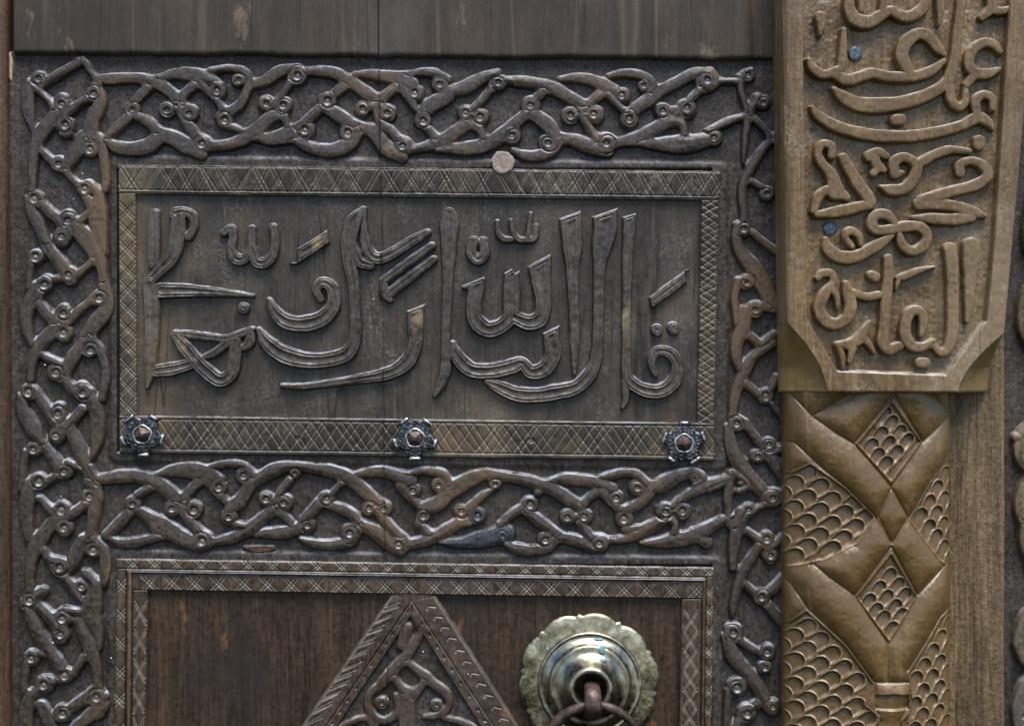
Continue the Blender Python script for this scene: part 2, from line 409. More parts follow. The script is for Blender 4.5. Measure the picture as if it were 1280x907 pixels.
def carve_band(name, pieces, parent, H=9.0, base=0.5, hb=7.0, g=0.8, grow=1.4, cap=9.0, seamed=True):
    """interlaced stems worked out of one surface, then cut apart along the joints: one mesh per stem
    pieces: (line, tile, material)"""
    F = [field(ln, tl, g, grow, True, 4.0, True) for ln, tl, m in pieces]
    x0 = min(f[0][0, 0] for f in F); x1 = max(f[0][0, -1] for f in F)
    y0 = min(f[1][0, 0] for f in F); y1 = max(f[1][-1, 0] for f in F)
    nx, ny = int(round((x1 - x0) / g)) + 1, int(round((y1 - y0) / g)) + 1
    E1 = np.full((ny, nx), -9.0); E2 = np.full((ny, nx), -9.0); own = np.full((ny, nx), -1); R1 = np.ones((ny, nx)); SM = np.zeros((ny, nx))
    kk = 2.1
    for n, (PX, PY, E, R, discs) in enumerate(F):
        i0, j0 = int(round((PX[0, 0] - x0) / g)), int(round((PY[0, 0] - y0) / g))
        sl = (slice(j0, j0 + E.shape[0]), slice(i0, i0 + E.shape[1]))
        a, b, o_, r_ = E1[sl], E2[sl], own[sl], R1[sl]
        k = E > a
        b[...] = np.where(k, a, np.maximum(b, E))
        a[k] = E[k]; o_[k] = n; r_[k] = R[k]
        SM[sl] += np.where(E > -8.5, np.exp(np.minimum(E, 12) / kk), 0)
    ES = np.maximum(kk * np.log(SM + 1e-6), -9.0)
    E = np.where(E1 > 5, E1, np.maximum(E1, np.minimum(ES, E1 + 2.6)))
    PX, PY = np.meshgrid(x0 + g * np.arange(nx), y0 + g * np.arange(ny))
    u = np.clip(E / np.minimum(R1 + 0.5, cap), 0, 1)
    hh = H * (0.74 * sstep(-0.9, 2.7, E) + 0.26 * (1 - (1 - u) ** 1.5)) * np.clip(0.6 + 0.4 * R1 / 5.0, 0.6, 1.0)
    hh += (0.6 * vnoise(PX, PY, 5.0) + 2.4 * vnoise(PX, PY, 40.0)) * u
    hh -= 0.9 * np.exp(-((E1 - E2) / 0.9) ** 2) * sstep(1.5, 3.5, E2)
    hh = np.where(E < 0, np.minimum(hh, E * 3.2), hh)
    wear = np.zeros_like(hh)
    for f in F: eyes(PX, PY, hh, wear, f[4], H, grow, E)
    if seamed: hh -= 3.0 * seam(PX, PY) * (E > 0)
    hh = np.maximum(hh, -3.0)
    inside = E > -1.0
    cell = np.maximum(np.maximum(E[:-1, :-1], E[1:, :-1]), np.maximum(E[1:, 1:], E[:-1, 1:])) > -1.0
    cown = own[:-1, :-1]
    co = np.stack([wx(PX, hb), -(base + hh) * S, wz(PY, hb)], -1).reshape(-1, 3)
    wv = wear.reshape(-1)
    idx = np.arange(ny * nx).reshape(ny, nx)
    quads = np.stack([idx[:-1, :-1], idx[1:, :-1], idx[1:, 1:], idx[:-1, 1:]], -1)
    out = []
    for n, (ln, tl, m) in enumerate(pieces):
        f = quads[cell & (cown == n)]
        if len(f) < 12: continue
        used, inv = np.unique(f.reshape(-1), return_inverse=True)
        out.append(make_obj(name, co[used], inv.reshape(-1, 4), m, parent, True, wv[used]))
    return out

def ground(name, x0, y0, x1, y1, mat, parent, g=2.0, hfun=None, hb=0.0, rough=1.0, drop='tblr'):
    xs = np.linspace(x0, x1, int((x1 - x0) / g) + 2); ys = np.linspace(y0, y1, int((y1 - y0) / g) + 2)
    PX, PY = np.meshgrid(xs, ys)
    h = rough * (1.0 * vnoise(PX, PY, 18.0) + 0.9 * vnoise(PX, PY * .45, 6.0) + 0.6 * vnoise(PX, PY * .6, 3.2))
    if hfun is not None: h = h + hfun(PX, PY)
    h -= 2.5 * np.exp(-((PX - (472.4 + 0.0125 * PY)) / 1.4) ** 2)
    edge = np.zeros_like(h, bool); edge[0] |= 't' in drop; edge[-1] |= 'b' in drop; edge[:, 0] |= 'l' in drop; edge[:, -1] |= 'r' in drop
    h = np.where(edge, h - 10, h)
    return relief(name, PX, PY, h, hb, mat, parent)

def stamp_lines(U, V, g, lines, h, wear):
    for (u0, v0, u1, v1, w, dep, wr) in lines:
        i0, i1 = int((min(u0, u1) - 4) / g), int((max(u0, u1) + 4) / g) + 1
        i0 = max(i0, 0); i1 = min(i1, U.shape[1])
        if i1 <= i0: continue
        u = U[:, i0:i1]; v = V[:, i0:i1]
        dx, dy = u1 - u0, v1 - v0
        t = np.clip(((u - u0) * dx + (v - v0) * dy) / (dx * dx + dy * dy + 1e-9), 0, 1)
        d2 = (u - u0 - t * dx) ** 2 + (v - v0 - t * dy) ** 2
        e = np.exp(-d2 / (w * w))
        h[:, i0:i1] -= dep * e * np.clip(1 + h[:, i0:i1] / (2.5 * dep), 0, 1)
        wear[:, i0:i1] = np.maximum(wear[:, i0:i1], wr * e)

def strip(name, c00, c10, c11, c01, top, mat, parent, lines=(), g=0.75, base=-3.0, dots=(), crown=0.0, bevel=1.6, seamed=False, curve=None):
    c00, c10, c11, c01 = (np.array(c, float) for c in (c00, c10, c11, c01))
    Lu = np.hypot(*(c10 - c00)); Lv = np.hypot(*(c01 - c00))
    us = np.linspace(0, Lu, max(3, int(Lu / g) + 1)); vs_ = np.linspace(0, Lv, max(5, int(Lv / g) + 1))
    U, V = np.meshgrid(us, vs_)
    a = (U / Lu)[..., None]; b = (V / Lv)[..., None]
    P = (c00 * (1 - a) + c10 * a) * (1 - b) + (c01 * (1 - a) + c11 * a) * b
    PX, PY = P[..., 0], P[..., 1]
    h = np.zeros_like(U); wear = np.zeros_like(U)
    stamp_lines(U, V, us[1] - us[0], lines, h, wear)
    for (du, dv, r) in dots:
        d = np.hypot(U - du, V - dv)
        h -= 3.2 * sstep(r * 1.2, r * 0.4, d)
        h += 2.2 * np.exp(-(d / (r * 0.45)) ** 2)
        wear = np.maximum(wear, 0.5 * np.exp(-(d / (r * 0.5)) ** 2))
    ed = np.minimum(V, Lv - V)
    h -= 1.6 * (1 - sstep(0, bevel, ed))
    if crown: h += crown * (1 - (2 * V / Lv - 1) ** 2)
    h += 0.9 * vnoise(PX, PY, 8.0) + 1.6 * vnoise(PX, PY, 40.0)
    if seamed: h -= 3.0 * seam(PX, PY)
    H = top + h
    # wall ring
    def ring(Aq, val=None):
        Q = np.pad(Aq, 1, mode='edge')
        if val is not None: Q[0] = Q[-1] = val; Q[:, 0] = Q[:, -1] = val
        return Q
    wob = 0.7 * vnoise(PX, PY, 11.0)
    nv = (c01 - c00) / Lv
    f = np.where(np.minimum(V, Lv - V) < 0.1, wob, 0)
    PX = PX + nv[0] * f; PY = PY + nv[1] * f
    return relief(name, ring(PX), ring(PY), ring(H, base), top, mat, parent, None, ring(wear, 0))

def hatch(L, W, spacing, lean, doubles, margin=3.0, wr=0.8, dep=1.1, w=0.8, both=True, jit=2.0, seed=1, skip=0.0):
    dep *= 1.25; w *= 1.2; wr *= 0.75
    r = random.Random(seed); out = []
    u = -lean
    while u < L + lean:
        for sgn in ((1, -1) if both else (1,)):
            if r.random() < skip: continue
            off = r.uniform(-jit, jit)
            for k in range(doubles):
                q = r.uniform(0.45, 1.0)
                a = u + off + k * 4.2 + r.uniform(-0.6, 0.6)
                v0, v1 = margin + r.uniform(-1.5, 1.5), W - margin + r.uniform(-1.5, 2.0)
                l = lean + r.uniform(-2, 2)
                if sgn > 0: out.append((a, v0, a + l, v1, w, dep * q, wr * q))
                else: out.append((a + l, v0, a, v1, w, dep * q, wr * q))
        u += spacing + r.uniform(-1, 1)
    return out

def edge_lines(L, vs_, wr=0.35, dep=1.5, w=0.8, seed=5):
    r = random.Random(seed); out = []
    for v in vs_:
        u = 0.0
        while u < L:
            n = min(L, u + r.uniform(60, 140))
            out.append((u, v + r.uniform(-.3, .3), n, v + r.uniform(-.3, .3), w, dep, wr * r.uniform(.4, 1.2)))
            u = n
    return out
# ------------------------------------------------------------------ the door leaf
door = empty('door_leaf', 480, 450)
tag(door, 'dark carved wooden door leaf with Arabic inscription panel and interlaced vine borders', 'door')

bm = bmesh.new(); add_box(bm, 8, -60, 475.2, 980, -62, -9, 0); bm_obj('plank', bm, M['gap'], door)
bm = bmesh.new(); add_box(bm, 476.4, -60, 985, 980, -62, -9, 0); bm_obj('plank', bm, M['gap'], door)

def near(PX, PY, x0, y0, x1, y1, wide=15.0, top=3.2):
    dx = np.maximum(np.maximum(x0 - PX, PX - x1), 0); dy = np.maximum(np.maximum(y0 - PY, PY - y1), 0)
    return top * (1 - sstep(wide * 0.45, wide, np.hypot(dx, dy)))
def margins(PX, PY):
    t = 0.0115 * (PX - 150)
    h = near(PX, PY - t, 148, 206, 898, 567) + near(PX, PY - t, 146, 698, 892, 1100)
    h += 4.0 * (1 - sstep(17, 25, PX + 0.004 * PY))
    return h
b_left = ground('left_vine_border', 11, 64, 147, 930, M['ground'], door, 1.6, margins, drop='tbl')
b_top = ground('top_vine_border', 146.2, 64, 891, 212, M['ground'], door, 1.6, lambda x, y: margins(x, y) - 0.12, drop='tb')
b_bot = ground('middle_vine_border', 146.2, 564, 891, 706, M['ground'], door, 1.6, lambda x, y: margins(x, y) - 0.12, drop='tb')
b_right = ground('right_vine_border', 890, 64, 990, 930, M['ground'], door, 1.6, margins, drop='tbr')

# plain top rail, two planks, proud of the carving
def rail(x0, x1, seed):
    xs = np.linspace(x0, x1, int((x1 - x0) / 3) + 2); vs_ = np.linspace(0, 1, 40)
    U, V = np.meshgrid(xs, vs_)
    bot = 65.5 + 0.0088 * (U - 18) + 2.4 * vnoise(U, U * 0 + seed, 30.0) + 1.0 * vnoise(U, U * 0 + seed, 9.0)
    PY = -60 + V * (bot + 60)
    H = 11 + 1.3 * vnoise(U, PY, 60.0) + 0.5 * vnoise(U, PY * 0.25, 6.0)
    H -= 1.8 * sstep(0.985, 1.0, V)
    H -= 3.5 * np.exp(-((U - 937) / 1.6) ** 2) * sstep(56, 46, PY)
    H -= 5.0 * sstep(938, 941, U)
    H = np.pad(H, 1, mode='edge'); U = np.pad(U, 1, mode='edge'); PY = np.pad(PY, 1, mode='edge')
    H[0] = H[-1] = -6; H[:, 0] = H[:, -1] = -6
    relief('top_rail', U, PY, H, 11, M['rail'], door)
rail(17, 472.2, 3.0); rail(473.4, 992, 8.0)

# hatched frame of the inscription
panel = ground('inscription_panel', 160, 236, 886, 540, M['field'], door, 1.5, None, 0.0, 0.6)
Lt = 752
hl = hatch(Lt, 34, 23, 17, 2, 2.5, 0.5, 1.5, 0.8, True, 3, 11, 0.08) + edge_lines(Lt, (1.8, 31.5, 35.0), 0.3)
strip('frame_strip', (148, 205.5), (900, 214), (899, 250), (148, 242), 8, M['frame'], door, hl, seamed=True)
hl = hatch(742, 44, 12.5, 24, 1, 5, 0.55, 1.5, 0.8, True, 2.6, 12, .06) + edge_lines(742, (4.5, 41.5), 0.4)
hl += [(0, 0, 0, 0, .1, 0, 0)]
strip('frame_strip', (149.5, 519), (893, 528.5), (893, 576), (149.5, 566.5), 8, M['frame'], door, hl, seamed=True,
      dots=((222, 26, 3.2), (515, 25, 3.6)))
hl = []
r = random.Random(4)
v = 10
while v < 272:
    for o_ in (0, 4.4):
        hl.append((v + o_, 1, v + 19 + o_, 19.5, .8, 1.5, .55 * r.uniform(.4, 1)))
        hl.append((v + 19 + o_, 1, v + o_, 19.5, .8, 1.5, .55 * r.uniform(.4, 1)))
    v += 24.5
strip('frame_strip', (169, 242.2), (170.5, 519.2), (149.5, 519.2), (148, 242.2), 7.6, M['frame'], door, hl)
hl = hatch(279, 23, 9.5, 13, 1, 1.5, .55, 1.2, .75, True, 1.2, 15)
strip('frame_strip', (899, 250.4), (893, 528.4), (871.5, 528.4), (877, 250.4), 7.6, M['frame'], door, hl)

# lower panel: field, two hatched frames with a moulding between
lower = ground('lower_panel', 160, 730, 880, 930, M['brown'], door, 3.0, lambda x, y: -1.5, 0.0, 0.35)
def xpairs(L, W, sp, lean, n, m, seed, wr=.7, gap=4.0):
    rr = random.Random(seed); out = []; u = 12.0
    while u < L - 8:
        for k in range(n):
            a = u + k * gap
            q = rr.uniform(.5, 1)
            out.append((a, m, a + lean, W - m, .75, 1.3 * q + .3, wr * q))
            q = rr.uniform(.5, 1)
            out.append((a + lean, m, a, W - m, .75, 1.3 * q + .3, wr * q))
        u += sp + rr.uniform(-2, 2)
    return out
strip('frame_strip', (146, 698), (892, 709), (892, 721), (146, 710.5), 7, M['brownframe'], door, xpairs(746, 12.5, 29, 11, 2, 1.0, 21))
strip('moulding', (157, 711), (881, 721.6), (881, 727), (161, 716), 8.2, M['brownframe'], door, edge_lines(724, (2.6,), .3, 1.8), crown=1.6)
strip('frame_strip', (163, 716.3), (878, 727.3), (878, 748.5), (166, 737.5), 6.6, M['brownframe'], door, xpairs(715, 21, 29.5, 15, 2, 2.5, 22, .55, 5))
strip('frame_strip', (157.5, 711), (155, 930), (141.5, 930), (145.7, 711), 6.8, M['brownframe'], door, xpairs(215, 12, 36, 12, 2, 0.5, 23, .7, 5))
strip('moulding', (165.4, 716.5), (163.5, 930), (157, 930), (158, 711.5), 8.6, M['jamb'], door, edge_lines(214, (3.2,), .4, 1.8), crown=1.8)
strip('frame_strip', (185, 737.8), (180, 930), (163.8, 930), (165.6, 737.8), 6.4, M['brownframe'], door, xpairs(190, 18, 36, 26, 2, 1.5, 24, .6, 5))
strip('frame_strip', (877.5, 748.8), (875.5, 930), (848.5, 930), (852, 748.8), 6.4, M['brownframe'], door, xpairs(180, 26, 24, 24, 2, 5, 25, .6, 4))
strip('moulding', (882.6, 722), (880.5, 930), (875.8, 930), (878, 728), 8.0, M['brownframe'], door, crown=1.2)
strip('frame_strip', (892, 721.3), (889.5, 930), (880.7, 930), (882.8, 721.3), 6.8, M['brownframe'], door, xpairs(205, 9, 25, 9, 2, .5, 26, .7, 4))

# triangle on the lower panel
def tri_marks(L, W, seed, mode):
    rr = random.Random(seed); out = []; u = 14.0
    while u < L:
        if mode == 0:
            for k in range(3):
                a = u + k * 3 + rr.uniform(-1, 1)
                out.append((a + 4, 4, a - 8, W - 9 + rr.uniform(-2, 2), .9, 1.3, .6 * rr.uniform(.3, 1)))
        else:
            out.append((u, 8, u - 3, 15, .9, 1.6, .7)); out.append((u - 3, 15, u + 1, 19, .8, 1.2, .4))
        u += 17 + rr.uniform(-2, 2)
    return out + edge_lines(L, (2.2,), .55)
bm = bmesh.new()
pts = [(487, 741), (546, 742), (514.5, 754)]
vv = [bm.verts.new((wx(a, 5), -5.4 * S, wz(b, 5))) for a, b in pts]; vb = [bm.verts.new((wx(a, 5), 3 * S, wz(b, 5))) for a, b in pts]
bm.faces.new(vv)
for i in range(3): bm.faces.new([vv[i], vb[i], vb[(i + 1) % 3], vv[(i + 1) % 3]])
bm_obj('triangle_apex', bm, M['brownframe'], door)
strip('triangle_strip', (489, 743), (361, 930), (392, 930), (513.6, 752), 5.6, M['brownframe'], door, tri_marks(225, 24, 31, 0))
strip('triangle_strip', (544.5, 744.5), (662.5, 930), (632, 930), (514.6, 752), 5.6, M['brownframe'], door, tri_marks(220, 24, 32, 1))
dl = [(645,297),(593,360),(558,418),(525,472),(488,520),(443,585),(405,648),(362,712),(313,778),(272,838),(228,900)]
dr = [(690,360),(727,425),(768,487),(806,547),(850,612),(893,688),(937,760),(990,832),(1035,885)]
def tri_dots(d, A, B):
    A, B = np.array(A), np.array(B); n = (B - A) / np.hypot(*(B - A))
    return [(float(np.dot(np.array((360 + a / 4.18, 690 + b / 4.18)) - A, n)), 6.0, 2.4) for a, b in d]
strip('dotted_strip', (513.8, 752.5), (392.4, 930), (406, 930), (513.6, 769), 7.4, M['brownframe'], door, dots=tri_dots(dl, (513.8, 752.5), (392.4, 930)), g=.7)
strip('dotted_strip', (514.8, 752.5), (631.6, 930), (615, 930), (513.9, 769), 7.2, M['brownframe'], door, dots=tri_dots(dr, (514.8, 752.5), (631.6, 930)), g=.7)
tf = ground('triangle_field', 404, 766, 618, 930, M['ground'], door, 2.0, lambda x, y: np.where(np.minimum(y - 769 - (514 - x) * 1.49, y - 769 - (x - 514) * 1.59) > -8, 1.5, -9.0))

# ---- traced strokes; every line is one carved piece: x y half-width ... , o = curl disc with its hole
TL = {'T1': (0, 60, 5.67), 'T2': (0, 200, 5.67), 'T3': (0, 340, 5.67), 'T4': (0, 480, 5.67), 'T5': (0, 620, 5.67), 'T6': (0, 747, 5.67),
      'A': (0, 60, 4.0), 'B': (300, 60, 4.0), 'C': (600, 60, 3.368),
      'D1': (110, 560, 5.818), 'D2': (310, 560, 5.818), 'D3': (510, 560, 5.818), 'D4': (710, 560, 5.818),
      'R1': (890, 70, 4.536), 'R2': (890, 260, 4.536), 'R3': (890, 450, 4.536), 'R4': (890, 640, 3.4),
      'L1': (160, 240, 3.49), 'L2': (420, 240, 3.49), 'L3': (680, 240, 3.24), 'G': (360, 690, 4.18),
      'P1': (1000, 0, 4.571), 'P2': (1000, 150, 4.571), 'P3': (1000, 300, 4.536)}
VINES = {
'T1': '''195 225 12 190 290 38 190 370 48 200 470 40 225 560 22 235 610 12
300 250 32 430 175 34 560 100 32 / 575 95 28 600 100 28 650 180 24 690 230 22 / o 272 215 56 30
250 285 22 320 350 24 375 420 24 378 470 20
375 490 45 300 590 52 245 690 45 230 790 36 226 900 32 225 984 24
440 400 50 455 480 38 460 560 50 / 490 450 38 550 400 32 610 360 26 / o 440 400 58 32 / o 460 545 66 34
680 290 34 712 350 40 690 430 50 645 520 55 640 610 50 / o 660 325 55 32
630 650 36 690 645 40 725 730 38 740 830 34 748 920 32 745 1000 22 738 1024 10 / o 640 720 58 34
570 660 45 530 740 55 480 810 42 / o 415 820 60 34 / 285 715 18 330 770 28 375 810 30
470 880 26 510 930 28 565 985 26''',
'T2': '''640 190 36 690 240 38 690 330 60 690 430 66 710 530 45 735 640 15 / 640 360 30 590 410 28 560 440 20 / 600 250 30 640 320 40 / o 600 205 60 34
200 300 30 220 370 38 265 450 45 310 560 40 330 620 28 / o 245 275 62 36
290 310 34 360 380 40 440 450 40
475 430 50 470 490 55 450 540 50 / o 475 430 62 34 / o 440 540 65 34
540 480 45 590 540 60 650 620 60 700 700 45 720 790 34 730 880 28
330 610 30 390 690 48 440 760 52 475 815 50 / o 485 815 66 34 / 560 800 30 610 760 26 650 720 26
215 730 25 205 800 26 200 880 24 / o 250 690 60 38''',
'T3': '''250 120 35 205 210 50 180 320 48 190 420 42 215 500 24 225 540 12 / 310 90 50 260 170 36 / o 310 90 62 38 / 350 65 35 395 50 25
280 235 34 330 300 40 380 345 42
445 290 40 450 430 44 / o 445 290 56 34 / o 450 430 60 36 / 490 340 34 560 270 30 630 215 28
740 120 40 765 200 42 735 290 55 670 370 58 620 430 40 / o 700 185 60 36
385 400 45 320 470 50 260 540 42 240 590 36 225 650 30 215 740 26
650 480 32 705 560 32 740 660 32 745 760 34 725 880 26 / o 635 555 54 32
610 470 40 560 540 42 510 610 50 470 690 40
300 590 22 350 620 32 420 650 24 / o 395 710 72 40
450 760 34 510 830 40 560 860 42 / o 580 855 60 34''',
'T4': '''145 110 30 155 180 45 200 270 55 250 350 50 300 420 25 / o 200 58 64 36
270 90 34 320 170 40 370 250 40
420 200 44 430 290 44 410 360 44 / o 405 215 64 34 / o 400 365 58 34
640 90 40 680 190 55 690 300 55 680 420 40 655 510 15 / 590 40 40 640 110 40
560 200 34 520 250 34 490 290 26
510 350 36 540 430 52 580 520 50 620 620 40 660 680 36
320 450 30 370 520 45 420 600 45 / o 455 615 66 36 / 500 570 30 545 590 24 580 600 20
175 500 24 160 580 32 155 650 28 140 730 16 / o 235 465 56 34
330 690 34 400 650 26 / o 270 690 64 36
200 750 45 185 830 55 182 920 50 190 994 42 195 1084 28 200 1124 12
295 830 24 330 870 28 365 909 22
650 720 45 690 790 40 680 870 40 670 894 46 650 994 42 640 1064 30 / o 632 797 56 34''',
'T5': '''435 100 44 450 225 44 / o 435 100 66 38 / o 455 225 60 34 / 490 140 38 560 90 34 600 55 26
360 190 36 310 270 50 250 350 52 220 440 45 205 540 38 205 640 34
670 325 42 730 390 40 745 470 42 740 560 34 735 620 15 / o 660 385 60 36
570 330 35 540 400 50 500 480 50 450 515 40 / o 420 505 76 36
320 400 24 340 440 32 390 470 36
470 590 30 520 660 36 560 720 26
620 570 35 670 640 45 655 740 66 650 850 66 690 970 40 705 1080 14 / o 580 640 56 34
285 690 36 / o 210 740 60 34 / 210 740 50 280 690 36''',
'T6': '''190 90 34 230 170 48 270 260 50 330 350 46 390 440 45 440 530 50 / o 460 550 62 36 / 530 520 30 580 440 28 600 420 20
290 80 40 340 130 45 390 190 45
440 145 46 430 258 46 / o 440 145 66 38 / o 430 258 62 34 / 480 90 30 540 100 26
560 190 36 600 280 48 640 370 50 670 460 40 685 560 34 690 620 26
o 680 705 72 36 / 690 790 56 620 850 45 540 920 40 / 720 730 40 700 790 50
180 480 26 170 570 30 165 650 20 / o 220 430 60 34 / 240 400 34 275 400 26
200 720 45 180 800 50 180 940 46 / 310 620 50 230 690 36 / o 310 618 68 36 / 370 600 30 395 590 24
300 790 40 330 850 45 360 940 45 / 440 820 50 480 800 40 560 740 40 640 690 42 / o 440 820 66 38''',
'A': '''480 150 14 540 155 28 630 150 28 720 155 30 800 185 32 860 230 28 895 270 20
720 215 26 680 260 24 / o 660 305 40 20 / 690 345 22 740 370 28 780 410 26 / 630 355 26 580 400 26 540 440 16
540 470 14 580 495 32 660 505 36 740 490 40 800 445 38 860 450 40 930 490 40 990 525 28 / o 1010 480 50 24
800 145 14 870 130 28 950 130 34 1030 150 36 1080 180 24 / 1000 170 30 1040 220 18 / o 1085 215 44 22 / 1080 260 20 1110 300 16
1070 110 18 1150 100 20 1220 120 24 1242 170 22 1225 230 22 1190 290 26 1120 335 30 / o 1122 362 42 22 / 1160 395 22 1200 410 14 / o 1190 160 34 18
960 195 24 920 230 24 895 275 20
895 290 24 920 350 28 965 420 24 / 830 310 20 890 300 20 945 325 20 / o 832 310 40 20 / o 945 325 46 22
1070 490 26 1140 482 28 1210 460 32 1280 410 34 1350 350 30 1410 340 24 1432 378 16''',
'B': '''90 450 14 150 455 32 220 440 40 270 425 34
270 460 14 330 490 30 400 510 34 480 510 38 550 470 40 575 425 34 / o 540 425 46 24
70 180 20 130 160 30 200 115 30 270 100 22 / o 285 140 48 24
240 185 18 210 235 18 180 270 22 / 130 275 20 170 280 22 215 285 20 / o 130 275 42 22 / o 215 285 46 24
340 115 20 400 115 28 470 125 30 540 160 30 610 210 34 680 255 28
500 205 26 460 240 26 / o 435 265 46 24 / 450 310 34 510 350 34 560 378 26 / 390 310 24 340 360 28 300 400 34 / o 325 410 50 26
590 130 14 650 130 24 720 140 30 790 150 36 840 175 36 / o 875 225 46 24 / 820 200 34 855 260 26 872 300 12
840 130 16 900 120 20 970 125 26 1020 150 24 / o 1000 180 45 22
770 205 26 730 235 26 695 275 24 / 690 300 30 700 370 24 750 410 24 790 460 24 / 610 305 20 690 290 26 735 325 24 / o 610 305 38 20 / o 735 325 46 22
590 400 22 650 410 34 690 450 36 730 500 38 790 535 32 / o 815 490 52 26
870 505 18 940 490 28 1020 460 32 1090 410 34 1140 385 28 1190 400 24 1215 440 18
905 350 26 950 290 40 1030 250 34 1060 220 30 1130 195 36 1210 150 30 1270 130 24 / o 915 365 42 24 / 935 400 22 970 440 22 / o 1289 172 44 22
1000 510 12 1060 505 26 1150 500 36 1240 480 36 1320 425 34 1390 365 30 1430 330 22
1260 200 20 1210 260 20 1160 310 20 / 1130 325 22 1200 345 22 / o 1130 325 42 22 / o 1200 345 46 24''',
'C': '''110 135 16 170 140 24 250 150 24 320 175 28 390 215 26 440 240 20
260 190 20 235 215 20 / o 215 240 42 20 / 240 290 28 290 330 32 310 370 28 / o 285 400 38 18 / 320 400 28 300 430 28 240 455 26 180 450 20 150 435 12 / o 135 370 38 16
350 130 12 400 125 20 470 135 26 540 165 28 580 190 24 / o 600 200 36 18 / 550 205 18 590 250 16 620 270 14
555 115 12 610 105 18 680 115 20 725 150 20 725 180 18 / o 690 160 24 12
630 290 18 660 255 26 710 220 28 760 180 26 830 145 24 900 110 26 950 105 26 / o 958 135 52 18 / o 628 300 38 18
490 210 22 450 250 22 / 430 280 24 450 320 18 490 380 20 / 380 285 18 480 280 18 / o 380 285 36 18 / o 480 280 43 20
340 380 18 400 390 30 470 420 30 520 430 26 / o 530 400 46 18
590 395 20 660 380 28 730 345 28 800 310 24 850 320 20 860 355 14
680 400 12 740 405 26 830 405 38 900 400 38 960 385 28 / o 985 378 38 18 / 970 345 14 1040 310 16 1110 290 16
925 180 18 880 225 18 840 265 18 / 772 265 18 870 255 18 / o 772 265 35 16 / o 870 255 43 18
1015 138 12 1085 140 16''',
'D1': '''20 150 24 55 215 30 120 225 42 220 210 50 320 205 52 420 220 50 510 260 52 590 320 52 650 370 40 690 390 28
500 190 14 580 170 36 680 160 58 780 165 62 870 190 56 930 220 40 / o 950 285 58 32 / 890 250 50 940 320 40 980 370 24
890 130 14 960 120 30 1050 112 32 1130 130 36 1185 185 30 / o 1130 200 62 30
780 270 36 730 320 36 690 370 34
660 430 36 710 490 40 780 580 34 / 610 440 30 760 440 30 / o 610 440 62 28 / o 765 450 68 34
430 300 34 380 330 34 / o 325 405 63 30 / 370 460 34 430 500 46 510 560 70 600 610 66 690 660 60 780 705 46 / o 830 675 76 40
270 500 40 210 560 40 140 620 30
150 650 14 230 690 36 330 690 40 420 670 38 500 650 30
920 680 30 1010 665 40 1110 630 44 1190 580 44 1265 510 44 1334 460 40 1364 430 24''',
'D2': '''-150 490 34 -120 435 48 -55 380 52 -5 300 48 40 250 44 110 205 50 190 160 54 280 130 40 380 130 36 480 150 44 590 165 48 680 195 50 760 240 50 840 310 50 910 370 40 960 400 30 / o -138 500 66 30 / -70 560 30 -30 570 26
290 250 28 240 320 30 200 380 30 / 130 370 28 260 395 28 / o 130 370 58 32 / o 260 395 67 32 / o 340 185 40 18
60 640 14 120 620 34 200 620 46 290 610 50 360 585 40 / 230 470 24 280 510 30 310 550 24
490 430 40 430 500 44 / o 432 560 60 28
620 320 24 665 270 26 / o 570 370 60 32 / 610 420 36 690 450 40 760 490 40 800 540 30
380 660 14 460 690 34 560 705 38 660 700 44 740 670 50 785 610 36 / o 740 620 72 32
780 190 12 850 180 32 950 170 40 1050 190 46 1140 230 56 / o 1200 310 58 30 / 1140 300 50 1200 380 36 1240 420 22
950 470 36 1010 550 38 1090 630 34 / 880 440 28 990 440 28 / o 880 440 54 26 / o 990 440 58 30
820 560 28 890 590 52 960 640 56 1030 700 50 1090 740 36 / o 1100 700 73 36''',
'D3': '''20 700 36 110 680 44 210 640 46 310 580 46 390 540 40 420 545 22
10 190 20 80 170 30 170 170 34 250 190 36 285 240 30 / o 225 270 56 20
90 540 36 120 450 46 210 410 56 300 330 50 380 270 60 470 220 54 560 190 44 640 200 40 740 215 38 850 235 44 960 265 46 1070 310 48 1160 370 50 1230 410 36 / o 110 495 50 26 / 100 570 36 150 620 30
600 310 16 530 360 30 450 430 32 / o 385 460 52 28 / o 635 260 46 24
690 540 26 760 480 34 810 450 32
945 325 30 / o 885 410 66 34 / 860 460 34 920 510 44 990 560 44 1050 600 36 / o 1000 665 62 34 / 1070 650 38 1020 720 44 900 745 40 800 735 44 740 710 26
1080 650 26 1160 660 44 1250 685 46 1320 720 36 / o 1393 690 72 36''',
'D4': '''-140 240 12 -60 225 34 0 225 44 100 235 46 200 250 46 290 290 46 / o 350 360 54 32 / 280 340 50 340 410 40 390 450 24
180 340 32 130 390 34 / o 120 500 62 30 / 100 560 34 150 630 34 / o 0 500 60 34 / 0 500 28 120 500 28
240 210 14 310 200 34 400 180 36 490 190 38 550 240 34 / o 505 285 66 32
430 450 34 510 410 40 580 350 42 610 290 50 680 270 60 770 220 56 850 190 46 930 180 36 980 220 28 940 250 22 / o 410 515 67 34 / o 920 220 40 14 / 440 590 30 480 590 26
340 670 24 430 660 34 530 610 46 630 560 46 720 520 34 775 550 26 775 595 30
530 690 10 620 690 34 730 680 50 850 660 56 960 620 54 1050 570 46 1140 520 36 1180 500 20 / 940 640 44 985 672 46
770 420 24 830 370 34 920 320 40 1030 270 42 1140 230 36 1190 210 24 / 705 460 28 830 460 28 / o 705 460 67 34 / o 830 460 66 32''',
